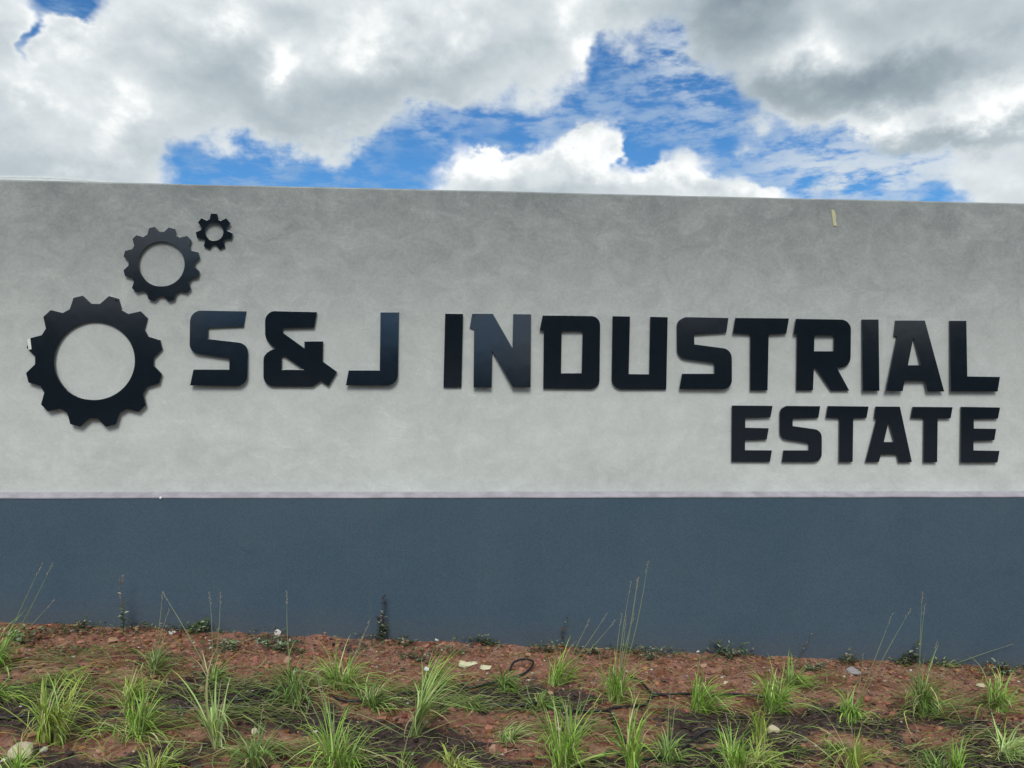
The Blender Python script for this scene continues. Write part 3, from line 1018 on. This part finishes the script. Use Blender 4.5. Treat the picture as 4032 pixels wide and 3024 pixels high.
# ------------------------------------------------------------------ plants
class Ribbons:
    def __init__(self):
        self.v, self.f, self.c = [], [], []

    def blade(self, pts, w, col0, col1, fold=.35, side=None):
        n = len(pts)
        k = len(self.v)
        for i, p in enumerate(pts):
            t = (pts[min(i + 1, n - 1)] - pts[max(i - 1, 0)])
            if t.length < 1e-6:
                t = Vector((0, 0, 1))
            t.normalize()
            s = side if side is not None else Vector((-t.y, t.x, 0))
            s = (s - t * s.dot(t))
            if s.length < 1e-4:
                s = t.orthogonal()
            s.normalize()
            u = s.cross(t)
            x = i / (n - 1)
            ww = w * .5 * (min(1, .55 + 2.2 * x) if x < .25 else 1.0) * (1 - max(0, (x - .45) / .55) ** 1.6 * .93)
            c = [a_ * (1 - x) + b_ * x for a_, b_ in zip(col0, col1)]
            self.v += [p - s * ww, p + u * (ww * fold), p + s * ww]
            self.c += [c, [q_ * .9 for q_ in c], c]
        for i in range(n - 1):
            a_ = k + i * 3
            self.f += [(a_, a_ + 1, a_ + 4, a_ + 3), (a_ + 1, a_ + 2, a_ + 5, a_ + 4)]

    def leaf(self, p, d, n, L, w, col):
        d = d.normalized()
        s = d.cross(n).normalized()
        k = len(self.v)
        u = s.cross(d)
        self.v += [p, p + d * L * .45 + s * w * .5 + u * w * .12, p + d * L, p + d * L * .45 - s * w * .5 + u * w * .12, p + d * L * .5 - u * w * .05]
        self.c += [[q_ * .8 for q_ in col], col, col, [q_ * 1.08 for q_ in col], [q_ * .85 for q_ in col]]
        self.f += [(k, k + 1, k + 4), (k + 1, k + 2, k + 4), (k + 2, k + 3, k + 4), (k + 3, k, k + 4)]

    def build(self, name, mat, parent=None):
        return mesh_obj(name, self.v, self.f, mat, parent, np.clip(np.array(self.c), 0, 1))


TONES = {  # base, tip
    'bright': [((.27, .32, .09), (.17, .30, .025)), ((.20, .29, .05), (.12, .24, .018)), ((.33, .37, .12), (.25, .35, .045))],
    'dark': [((.18, .23, .07), (.065, .135, .018)), ((.12, .18, .045), (.09, .17, .022)), ((.22, .26, .09), (.12, .21, .035))],
    'pale': [((.44, .46, .22), (.24, .33, .08)), ((.38, .41, .18), (.19, .30, .055)), ((.48, .47, .25), (.32, .37, .13))],
    'yellow': [((.32, .33, .09), (.25, .29, .035)), ((.27, .31, .07), (.18, .27, .028)), ((.38, .35, .12), (.31, .30, .06))],
}


def grass_clump(px, py, hpx, lean, spread, n, tone, stalks, lab, droop=1.0, width=1.0):
    p0 = at_g(px, py)
    s = (p0 - CAM).length / FOC
    H = hpx * s
    root = empty('grass_clump', p0)
    tag(root, lab, 'grass clump', 'planted grass clumps in the soil bed')
    rb = Ribbons()
    rad = .012 + .016 * (n / 100)
    nt = 3 + int(n / 28)
    tufts = []
    for k in range(nt):                                     # a clump is a few tufts, each combed its own way
        ph = random.uniform(0, 2 * math.pi)
        tufts.append((ph, rad * math.sqrt(random.random()), random.uniform(0, 2 * math.pi), abs(random.gauss(0, .22)) * spread,
                      random.uniform(.55, 1.0), lean * random.uniform(.5, 1.4) + random.gauss(.04, .10), random.uniform(.5, 1.5)))
    tufts[0] = tufts[0][:4] + (1.0,) + tufts[0][5:]
    for i in range(int(n * 1.3)):
        tph, tr, tdir, tth, tl, tlean, tb = random.choice(tufts)
        b = Vector((math.cos(tph) * tr * 1.3 + random.gauss(0, .006), math.sin(tph) * tr + random.gauss(0, .006), 0))
        b.z = float(gz(p0.x + b.x, p0.y + b.y)) - p0.z - .008
        ph2 = tdir + random.gauss(0, .9)
        rad_dir = Vector((math.cos(ph2), math.sin(ph2), 0))
        th0 = tth + abs(random.gauss(0, .16)) * spread
        out = random.random() < .13 * spread
        if out:
            th0 = random.uniform(.7, 1.4)
            rad_dir = Vector((random.choice((-1, 1, 1)) * random.uniform(.6, 1), random.uniform(-.8, .4), 0)).normalized()
        L = H * tl * random.uniform(.45, 1.12) * (1.25 if out else 1.0) * (1 + .35 * abs(lean))
        bend = droop * tb * abs(random.gauss(1.25, .7)) + .15
        wind = random.uniform(.0, .5) * droop
        N = 8
        pts = [b.copy()]
        cur = b.copy()
        kx = random.uniform(.45, .8) if random.random() < .16 else 9
        sidew = random.gauss(0, .35)
        side = Vector((-rad_dir.y, rad_dir.x, 0))
        for k in range(1, N):
            x = k / (N - 1)
            th = th0 + bend * x ** 2.2 + (1.1 if x > kx else 0)
            d = Vector((0, 0, 1)) * math.cos(th) + rad_dir * math.sin(th) + Vector((tlean * (.4 + .7 * x) + wind * x ** 2, 0, 0)) + side * (sidew * x * x)
            d.normalize()
            cur = cur + d * (L / (N - 1))
            if k > 1:
                gzz = -.0582 * cur.x + .004 + .012 * random.random()
                if cur.z < gzz:
                    cur.z = gzz
            if p0.y + cur.y > -.075:
                cur.y = -.075 - p0.y
            pts.append(cur.copy())
        c0, c1 = random.choice(TONES[tone] if random.random() < .82 else TONES['pale' if random.random() < .5 else 'yellow'])
        br = random.uniform(.55, 1.45) * 1.6
        if random.random() < .12:
            c0, c1 = (.40, .33, .19), (.36, .26, .13)
        if random.random() < .2:
            c0 = tuple(a_ * .6 + b_ * .4 for a_, b_ in zip(c0, (.50, .50, .32)))
        tin = (br * .86, br, br * .9)
        rb.blade(pts, random.uniform(.0034, .0066) * width, [a_ * b_ for a_, b_ in zip(c0, tin)], [a_ * b_ for a_, b_ in zip(c1, tin)])
    rb.build('leaf_blades', M_BLADE, root)
    for st in stalks:
        tx, ty = st[0], st[1]
        tip = at_y(tx, ty, min(p0.y + (st[2] if len(st) > 2 else .05), -.09)) - p0
        sb = Ribbons()
        b = Vector((random.uniform(-.01, .01), random.uniform(-.01, .01), 0))
        side = Vector((random.uniform(-.15, .15) * tip.length, 0, 0)) * .4
        pts = [b.lerp(tip, k / 9) + side * math.sin(math.pi * k / 9) * .5 for k in range(10)]
        g0, g1 = (.20, .29, .09), (.36, .40, .24)
        for ax in (Vector((1, 0, 0)), Vector((0, 1, 0))):
            sb.blade(pts, .0040, g0, g1, 0.0, ax)
        d = (pts[-1] - pts[-3]).normalized()
        for k in range(11):                                             # spikelets of the seed head
            q_ = pts[-1] - d * (.006 * k) + Vector((random.gauss(0, .001), 0, 0))
            dd = (d + Vector((random.gauss(0, .55), random.gauss(0, .55), random.gauss(0, .3)))).normalized()
            sb.leaf(q_, dd, Vector((0, -1, .2)), random.uniform(.007, .013), .0032, (.42, .34, .24))
        sb.build('seed_stalk', M_STALK, root)
    return root


CL = [
    # px, py, height px, lean, spread, blades, tone, stalk tips, label, droop
    (-20, 2640, 210, .10, 1.2, 90, 'bright', [(205, 2222), (165, 2222), (215, 2360)], 'clump cut by the left edge, with tall stalks crossing the blue base', 1.0),
    (205, 2905, 270, .03, .55, 170, 'yellow', [], 'dense bright yellow-green clump at left, just right of the big pale stone', .8),
    (235, 2700, 120, .45, 2.2, 80, 'yellow', [], 'yellowing clump sprawled sideways at the left of the bed', 1.6),
    (500, 2780, 170, .02, 1.0, 80, 'yellow', [], 'yellowish upright clump under the first letter S, behind a taller one', .9),
    (540, 2905, 250, .12, 1.2, 130, 'bright', [(640, 2515)], 'tall green clump with tangled blades above the dark compost mound at left', 1.0),
    (600, 2655, 150, -.15, 1.3, 70, 'dark', [(640, 2330), (665, 2400)], 'small loose clump near the wall under the gap between gear and letter S', 1.0),
    (835, 2670, 150, .1, 1.6, 60, 'dark', [(868, 2335), (640, 2332, .3), (825, 2335)], 'sparse clump with tall thin seed stalks near the wall under the S', 1.3),
    (850, 2940, 300, -.30, .7, 46, 'pale', [], 'pale V-shaped clump of broad whitish blades', .5, 1.5),
    (1000, 3040, 230, -.05, 1.0, 70, 'dark', [(1035, 2780)], 'dark green clump at the bottom edge, below the tan stone', .9),
    (1165, 2775, 200, -.75, 1.6, 110, 'dark', [(1130, 2330)], 'dark clump lying flat to the left with a pale torn base', 1.2),
    (1350, 2700, 190, .10, 1.7, 110, 'bright', [(1430, 2500), (1455, 2445)], 'spiky green clump under the J, with blades splayed like a star', .8),
    (1345, 3040, 300, -.10, 1.0, 170, 'bright', [(1230, 2560), (1250, 2640), (1180, 2680)], 'large bright clump at the bottom edge under the J', .7),
    (620, 3045, 160, .03, 1.0, 120, 'yellow', [], 'short bright clump at the bottom edge right of the dark compost mound', 1.0),
    (60, 3050, 150, .25, 1.5, 80, 'bright', [], 'green clump in the lower left corner, in front of the big pale stone', 1.2),
    (-30, 2750, 150, .9, 1.5, 60, 'bright', [], 'clump at the left edge whose long blades lie flat to the right', 1.3),
    (1470, 2770, 150, .10, 1.3, 120, 'dark', [], 'compact dark clump right of the star-shaped one', 1.1),
    (1690, 2695, 130, .85, 1.2, 100, 'bright', [], 'clump flattened to the right under the first I, beside the cream peels', .9),
    (1975, 2715, 140, .05, .8, 100, 'dark', [], 'drooping clump beside the pipe loop, under the N and D', 1.7),
    (2190, 2690, 150, .40, .6, 120, 'bright', [(2322, 2440), (2390, 2415), (2425, 2440)], 'clump leaning right against the wall foot, under the letter U', .6),
    (2425, 2790, 230, .12, .9, 130, 'bright', [(2484, 2295), (2515, 2272), (2552, 2212), (2448, 2420), (2465, 2430), (2495, 2420), (2510, 2280)], 'clump with the tallest seed stalks in the bed, under the S of INDUSTRIAL', .8),
    (1635, 2905, 290, .62, .45, 80, 'pale', [(1965, 2540)], 'clump blown hard to the right, with one long stalk crossing the soil', .4, 1.3),
    (1995, 2915, 130, .12, 1.2, 75, 'pale', [], 'small pale fountain-shaped clump at bottom centre', 1.3),
    (1840, 2790, 90, .9, 1.4, 60, 'dark', [], 'low clump lying right, just left of the white stick', 1.2),
    (2130, 2785, 100, .85, 1.4, 70, 'dark', [], 'low clump lying over the black pipe, right of the white stick', 1.2),
    (2215, 3045, 250, .18, .8, 180, 'bright', [(2240, 2735), (2350, 2660), (2290, 2700)], 'big bright clump at the bottom edge under the U, leaning right', .8),
    (2495, 3050, 280, -.03, .5, 70, 'bright', [(2500, 2700), (2580, 2670)], 'narrow tall clump of straight blades at the bottom edge, under the T', .5, 1.2),
    (2630, 2985, 150, .05, 1.4, 120, 'dark', [(2640, 2700), (2660, 2760)], 'dark spreading clump left of the arched pipe', 1.2),
    (1790, 3030, 130, .25, 1.7, 90, 'yellow', [], 'yellowish sprawling clump at the bottom edge left of centre', 1.4),
    (1585, 3060, 150, .10, .4, 12, 'bright', [(1605, 2900)], 'few upright blades at the bottom edge under the first I', .4, 1.4),
    (2750, 2805, 180, .30, .7, 140, 'bright', [], 'clump sweeping right above the forking pipe, under the letter T', .9),
    (3035, 2820, 210, .08, .55, 190, 'bright', [], 'tallest dense clump, under the letter R, with the cream stone at its foot', .9),
    (3120, 2700, 100, .85, 1.2, 80, 'bright', [], 'loose clump lying to the right behind the tallest dense one', 1.0),
    (3355, 2835, 165, .04, .9, 110, 'bright', [(3515, 2415), (3585, 2400), (3400, 2580)], 'clump with two curved stalks that rise over the wall base, under the second I', 1.1),
    (3620, 2820, 220, .06, .85, 190, 'dark', [(3632, 2333), (3643, 2378), (3690, 2525)], 'tall full clump under the last L with two straight stalks and splayed lower blades', .9),
    (3930, 2800, 140, .55, .9, 130, 'bright', [], 'arching clump at the right edge of the photo, bent over to the right', 1.3),
    (2985, 2925, 150, .02, .4, 70, 'yellow', [], 'narrow yellow-green clump in front of the tallest dense one', .5),
    (2900, 3050, 200, .0, .6, 140, 'bright', [(2860, 2815)], 'bright upright clump at the bottom edge, right of the arched pipe', .8),
    (3275, 2955, 90, .02, 1.0, 90, 'dark', [], 'low dark clump under the second I, in front of the one with curved stalks', .9),
    (3365, 3050, 230, -.02, .7, 60, 'yellow', [(3350, 2830)], 'thin straight-bladed clump at the bottom edge under the A', .7, 1.2),
    (3680, 3020, 120, -.35, 1.2, 80, 'dark', [], 'dark clump bent left at the bottom edge under the L', 1.4),
    (3770, 3050, 150, .02, .6, 70, 'bright', [(3790, 2900)], 'bright upright clump at the bottom edge, right of the dark bent one', .7),
    (3960, 2985, 130, .30, 1.6, 110, 'pale', [], 'pale sprawling clump in the lower right corner', 1.5),
    (2990, 3010, 120, .45, 1.5, 80, 'yellow', [], 'thin yellowish clump spraying right at the bottom, below the cream stone', 1.4),
    (3720, 2625, 60, .25, 1.5, 16, 'pale', [(3990, 2535)], 'few thin arching blades at the wall foot right of the L', 1.3),
]
for c in CL:
    grass_clump(*c)


def weed(px, py, hpx, nst, nl, leaf, col, lab, lean=0.0, sprawl=.3, tip=None):
    p0 = at_g(px, py)
    if p0.y > -.10:
        p0.y = -.10
        p0.z = float(gz(p0.x, p0.y))
    s = (p0 - CAM).length / FOC
    H = hpx * s
    root = tag(empty('weed', p0), lab, 'weed', 'weeds along the wall foot')
    sr, lr = Ribbons(), Ribbons()
    for k in range(nst):
        a_ = random.uniform(0, 2 * math.pi)
        end = Vector((math.cos(a_) * H * sprawl + lean * H, math.sin(a_) * H * sprawl * .6 - .01, H * random.uniform(.55, 1.0)))
        if p0.y + end.y > -.085:
            end.y = -.085 - p0.y
        if k == 0:
            end = Vector((lean * H, -.01, H))
        pts = [Vector((0, 0, -.01)).lerp(end, i / 6) + Vector((random.gauss(0, .004), 0, math.sin(math.pi * i / 6) * .12 * H * sprawl)) for i in range(7)]
        for ax in (Vector((1, 0, 0)), Vector((0, 1, 0))):
            sr.blade(pts, .0036, (.12, .10, .06), (.15, .16, .08), 0, ax)
        for i in range(nl // nst):
            x = random.uniform(.12, 1.0)
            q_ = pts[min(6, int(x * 6))].lerp(pts[min(6, int(x * 6) + 1)], random.random())
            an = random.uniform(0, 2 * math.pi)
            d = Vector((math.cos(an), math.sin(an) * .8 - .2, random.uniform(-.1, .8)))
            L = leaf * 1.3 * random.uniform(.6, 1.25) * (1.15 - .5 * x)
            cc = [1.35 * c_ * random.uniform(.65, 1.35) for c_ in col]
            if random.random() < .2:
                cc = [.42, .46, .32]
            if tip and x > .72:
                cc = [c_ * random.uniform(.7, 1.3) for c_ in tip]
            lr.leaf(q_, d, Vector((random.gauss(0, .3), random.gauss(-.3, .3), 1)), L, L * random.uniform(.45, .65), cc)
    sr.build('stem', M_WEED, root)
    lr.build('leaves', M_WEED, root)


DG, MG, PG, BR = (.045, .06, .03), (.075, .115, .04), (.17, .20, .11), (.07, .045, .035)
weed(490, 2495, 205, 2, 70, .022, (.055, .075, .045), 'thin feathery weed with a pinkish tip against the wall, left of the S', -.05, .12, (.22, .16, .14))
weed(1515, 2515, 165, 3, 110, .024, DG, 'bushy dark weed with a brown seed spike at the wall foot, under the J', -.02, .22, BR)
weed(2195, 2535, 130, 1, 26, .020, BR, 'thin dark weed stem at the wall foot, left of the clump under the U', .25, .05, (.03, .025, .02))
weed(3545, 2590, 85, 3, 30, .032, DG, 'small dark leafy weed at the wall foot, under the A', .2, .4)
weed(1912, 2522, 42, 2, 16, .024, PG, 'tiny pale sprig at the wall foot, under the N', .0, .6)
weed(775, 2495, 48, 6, 110, .026, MG, 'low green leafy weed at the wall foot, between the S and the ampersand', .0, 1.0)
weed(95, 2530, 60, 6, 120, .024, (.10, .14, .06), 'low leafy weed with pale leaves near the left edge of the photo', .1, 1.3)
weed(310, 2490, 40, 5, 90, .020, DG, 'flat dark weed on the soil ridge, just left of the feathery weed', 0, 1.6)
weed(880, 2560, 40, 5, 80, .022, PG, 'flat pale-leaved weed on the soil under the letter S', .1, 1.6)
weed(1085, 2560, 55, 6, 120, .022, (.13, .17, .09), 'sprawling pale weed on dark soil under the ampersand', .2, 1.4)
weed(1590, 2540, 40, 4, 60, .022, DG, 'low dark weed right of the bushy one', .2, 1.3)
weed(2150, 2570, 45, 4, 40, .018, (.09, .075, .05), 'small brownish weed in front of the thin dark stem', 0, .8)
weed(2330, 2580, 40, 5, 80, .018, (.09, .11, .06), 'low grey-green weed behind the clump under the U', .1, 1.6)
weed(2560, 2590, 42, 6, 110, .018, (.11, .12, .07), 'low dry-looking weed near the wall under the S of INDUSTRIAL', .2, 1.9)
weed(2870, 2595, 62, 7, 130, .024, (.09, .115, .065), 'sprawling grey-green weed at the wall foot, under the T and R', .0, 1.3)
weed(3175, 2650, 45, 4, 50, .022, PG, 'trailing pale weed on bare red soil, under the R', .5, 1.3)
weed(3335, 2605, 50, 3, 26, .020, (.16, .15, .09), 'small upright weed behind the flat grey slab', .0, .4)
weed(3960, 2660, 40, 6, 110, .022, DG, 'flat dark weed near the right edge of the photo', .0, 2.0)
weed(3095, 2560, 110, 2, 14, .012, (.20, .14, .10), 'wispy dry weed against the wall under the R', .55, .3, (.30, .20, .12))
weed(1660, 2600, 30, 4, 60, .018, (.08, .10, .05), 'small flat weed on bare red soil, under the I', .1, 1.8)

# ------------------------------------------------------------------ stuff: clods, pebbles, fallen blades
def scatter(n, ylo=-2.1, yhi=-.075):
    x = rng.uniform(-3.6, 4.6, n)
    y = rng.uniform(ylo, yhi, n)
    return x, y


def lumps(name, n, smin, smax, colf, mat, lab, cat, flat=.75, sink=.25, xy=None):
    x, y = xy if xy is not None else scatter(n)
    n = len(x)
    z = gz(x, y)
    s = smin * (smax / smin) ** (rng.random(n) ** 2.6)
    V = np.repeat(ICO_V[None], n, 0) * (1 + rng.normal(size=(n, 12, 1)) * .17)
    V = V * (s[:, None] * np.stack([rng.uniform(.8, 1.4, n), rng.uniform(.7, 1.2, n), rng.uniform(.5, 1.0, n) * flat], -1))[:, None, :]
    an = rng.uniform(0, 6.28, n)
    ca, sa = np.cos(an)[:, None], np.sin(an)[:, None]
    V = np.stack([V[..., 0] * ca - V[..., 1] * sa, V[..., 0] * sa + V[..., 1] * ca, V[..., 2]], -1)
    V = V + np.stack([x, y, z + s * sink], -1)[:, None, :]
    F = (np.array(ICO_F)[None] + (np.arange(n) * 12)[:, None, None]).reshape(-1, 3)
    col = np.repeat(colf(x, y, n)[:, None, :], 12, 1).reshape(-1, 3)
    o = mesh_obj(name, V.reshape(-1, 3), F.tolist(), mat, None, col)
    o['kind'] = 'stuff'
    o['label'], o['category'] = lab, cat
    return o


def clodcol(x, y, n):
    m = np.clip((mulch_at(x, y) + rng.normal(size=n) * .3 - .25) / .3, 0, 1)[:, None]
    red = np.array([.27, .130, .083]) * rng.uniform(.45, 1.6, (n, 1)) + rng.normal(size=(n, 3)) * .012
    blk = np.array([.062, .047, .041]) * rng.uniform(.5, 1.6, (n, 1))
    return np.clip(red * (1 - m) + blk * m, .01, .6)


lumps('soil_clods', 28000, .0028, .022, clodcol, M_CLOD, 'crumbs and clods of red and dark earth covering the bed', 'soil')


def pebcol(x, y, n):
    t = rng.random((n, 1))
    a_ = np.where(t < .45, np.array([[.62, .57, .50]]), np.where(t < .8, np.array([[.42, .27, .18]]), np.array([[.30, .26, .24]])))
    return np.clip(a_ * rng.uniform(.75, 1.2, (n, 1)), .02, .85)


x1, y1 = scatter(1100)
x2, y2 = scatter(800, -.8, -.075)
lumps('pebbles', 0, .0026, .011, pebcol, M_STONE, 'small pale pebbles and chips strewn over the soil', 'pebbles', .7, .45, (np.concatenate([x1, x2]), np.concatenate([y1, y2])))

gc = Ribbons()
PATCH = [(60, 2500, 130, 22), (180, 2500, 120, 20), (330, 2485, 150, 16), (560, 2480, 120, 14), (770, 2485, 110, 16), (900, 2545, 90, 22), (1060, 2520, 130, 26), (1130, 2560, 90, 18), (1500, 2520, 120, 22), (1620, 2580, 80, 14),
         (1900, 2525, 60, 12), (2150, 2560, 70, 12), (2330, 2575, 90, 16), (2480, 2560, 120, 18), (2600, 2575, 110, 14), (2860, 2580, 110, 22), (3180, 2640, 110, 16), (3340, 2600, 40, 16), (3560, 2600, 50, 14), (3700, 2610, 120, 14),
         (3960, 2650, 90, 14), (250, 2560, 160, 20), (700, 2600, 160, 16), (1800, 2560, 120, 14)]
for i in range(3600):
    sx0, sy0, sw, sh = random.choice(PATCH)
    q0 = at_g(sx0 + random.gauss(0, sw * .55), sy0 + 8 + random.gauss(0, sh * .6))
    q0.y = min(q0.y, -.085 - .03 * random.random())
    q0.z = float(gz(q0.x, q0.y))
    an = random.uniform(0, 6.28)
    L = random.uniform(.010, .032)
    col = random.choice([(.06, .085, .03), (.085, .12, .045), (.13, .16, .07), (.24, .27, .16), (.10, .075, .045), (.045, .055, .025)])
    gc.leaf(q0 + Vector((0, 0, random.uniform(.002, .045))), Vector((math.cos(an), math.sin(an), random.uniform(-.1, .6))), Vector((random.gauss(0, .4), random.gauss(0, .4), 1)), L, L * random.uniform(.35, .65), [c_ * random.uniform(.8, 1.5) for c_ in col])
o = gc.build('creeping_weeds', M_WEED)
o['kind'] = 'stuff'
o['label'], o['category'] = 'patches of tiny creeping leaves on the soil along the wall foot', 'ground cover'

lit = Ribbons()
SW = [(250, 2700, 260, 22), (600, 2720, 420, 30), (980, 2735, 260, 26), (1250, 2690, 200, 30), (150, 2770, 230, 24), (1600, 2725, 260, 20), (1780, 2790, 240, 22), (560, 2860, 280, 26),
      (900, 2830, 240, 26), (3180, 2710, 170, 26), (3800, 2760, 230, 40), (3700, 2830, 260, 30), (3400, 2990, 330, 26), (1100, 2990, 260, 26), (350, 2610, 260, 20), (2300, 2880, 260, 30), (3850, 2930, 230, 30)]
for i in range(1250):                                   # swathes blown flat along the bed
    sx0, sy0, sw, sh = random.choice(SW)
    q0 = at_g(sx0 + random.gauss(0, sw * .6), sy0 + random.gauss(0, sh * .7))
    L = random.uniform(.09, .30)
    an = random.gauss(.0, .22)
    up = random.uniform(.01, .07)
    cv = random.gauss(0, .35)
    xa = np.array([q0.x + (k / 6 - .3) * L for k in range(7)])
    ya = np.minimum(np.array([q0.y + (k / 6 - .3) * L * math.sin(an) + cv * L * .3 * (k / 6) ** 2 for k in range(7)]), -.09)
    za = gz(xa, ya) + .006 + np.array([up * math.sin(math.pi * min(1, .15 + k / 6 * .85)) for k in range(7)])
    P = [Vector((float(p_), float(q_), float(r_))) for p_, q_, r_ in zip(xa, ya, za)]
    if random.random() < .2:
        P = P[::-1]
    col = random.choice([(.20, .28, .06), (.28, .34, .10), (.13, .21, .04), (.36, .37, .15), (.10, .16, .035), (.40, .32, .17)])
    br = random.uniform(.7, 1.3)
    lit.blade(P, random.uniform(.003, .0062), [c_ * br for c_ in col], [c_ * br * .9 for c_ in col], .3)
for i in range(1900):
    if random.random() < .62:
        c = random.choice(CL)
        b = at_g(c[0], c[1])
        x, y = b.x + random.gauss(.06, .26), b.y + random.gauss(0, .13)
    else:
        x, y = random.uniform(-3.4, 4.4), random.uniform(-1.9, -.1)
    y = min(y, -.12)
    an = random.gauss(0, .45) + (math.pi if random.random() < .3 else 0)
    L = random.uniform(.04, .22)
    cv = random.gauss(0, .5)
    pts = []
    hgt = random.uniform(.003, .016)
    for k in range(5):
        t = k / 4
        a2 = an + cv * t
        xx, yy = x + math.cos(a2) * L * t, min(y + math.sin(a2) * L * t, -.08)
        pts.append((xx, yy, hgt + .018 * math.sin(math.pi * t) * random.random()))
    xa, ya = np.array([q_[0] for q_ in pts]), np.array([q_[1] for q_ in pts])
    za = gz(xa, ya)
    P = [Vector((q_[0], q_[1], float(zz) + q_[2])) for q_, zz in zip(pts, za)]
    r_ = random.random()
    if r_ < .42:
        col = (.18, .25, .06)
    elif r_ < .68:
        col = (.33, .36, .13)
    else:
        col = random.choice([(.34, .25, .15), (.24, .15, .09), (.42, .34, .22), (.12, .075, .05)])
    br = random.uniform(.7, 1.3)
    col = [c_ * br for c_ in col]
    lit.blade(P, random.uniform(.003, .0065), col, col, .3)
for i in range(1500):
    x, y = random.uniform(-3.2, 4.4), -abs(random.gauss(.12, .32)) - .09
    if random.random() < .45:
        x = random.uniform(1.6, 4.4)
    an = random.gauss(0, .7)
    L = random.uniform(.02, .11)
    xa, ya = np.array([x + math.cos(an) * L * t for t in (0, .5, 1)]), np.minimum(np.array([y + math.sin(an) * L * t for t in (0, .5, 1)]), -.08)
    za = gz(xa, ya) + np.array([.008, .012, .009])
    P = [Vector((float(p_), float(q_), float(r_))) for p_, q_, r_ in zip(xa, ya, za)]
    col = random.choice([(.44, .33, .21), (.33, .22, .14), (.52, .42, .28), (.22, .13, .085), (.30, .29, .13)])
    br = random.uniform(.7, 1.2)
    lit.blade(P, random.uniform(.002, .005), [c_ * br for c_ in col], [c_ * br for c_ in col], .3)
o = lit.build('fallen_grass', M_BLADE)
o['kind'] = 'stuff'
o['label'], o['category'] = 'loose green and straw-coloured blades lying flat on the soil', 'grass litter'

# ------------------------------------------------------------------ the curved pale roof just showing over the wall at left
YB = 38.0
apex, e1 = at_y(130, 692, YB), at_y(455, 716, YB)
k = (apex.z - e1.z) / (e1.x - apex.x) ** 2
half = 9.0
prof = []
for i in range(25):
    dx = -half + 2 * half * i / 24
    prof.append((apex.x + dx, apex.z - k * dx * dx))
shed = tag(empty('warehouse', (apex.x, YB, -.5)), 'pale curved roof of a building just showing above the wall at the left', 'building')
inv = Matrix.Translation((-apex.x, -YB, .5))
ez = prof[0][1]
M_ROOF = simple('pale_roof_sheet', (.80, .82, .80), .55, .05, 2)
V, F = [], []
for (x, z) in prof:
    V += [(x, YB - .01, z), (x, YB + 24, z), (x, YB - .01, z - .12), (x, YB + 24, z - .12)]
for i in range(24):
    a_ = i * 4
    F += [(a_, a_ + 4, a_ + 5, a_ + 1), (a_ + 2, a_ + 3, a_ + 7, a_ + 6), (a_, a_ + 2, a_ + 6, a_ + 4), (a_ + 1, a_ + 5, a_ + 7, a_ + 3)]
ro = mesh_obj('roof', V, F, M_ROOF, shed)
ro.matrix_parent_inverse = inv
v = []
f = []
for (x, z) in prof[1:-1]:
    v += [(x, YB, z - .121), (x, YB, -.6), (x, YB + 23.5, z - .121), (x, YB + 23.5, -.6)]
n = len(prof) - 2
for i in range(n - 1):
    a_ = i * 4
    f += [(a_, a_ + 1, a_ + 5, a_ + 4), (a_ + 2, a_ + 6, a_ + 7, a_ + 3)]
f += [(0, 2, 3, 1), ((n - 1) * 4, (n - 1) * 4 + 1, (n - 1) * 4 + 3, (n - 1) * 4 + 2)]
wl = mesh_obj('shed_wall', v, f, simple('shed_cladding', (.80, .82, .80), .6, .06, 3), shed)
wl.matrix_parent_inverse = inv
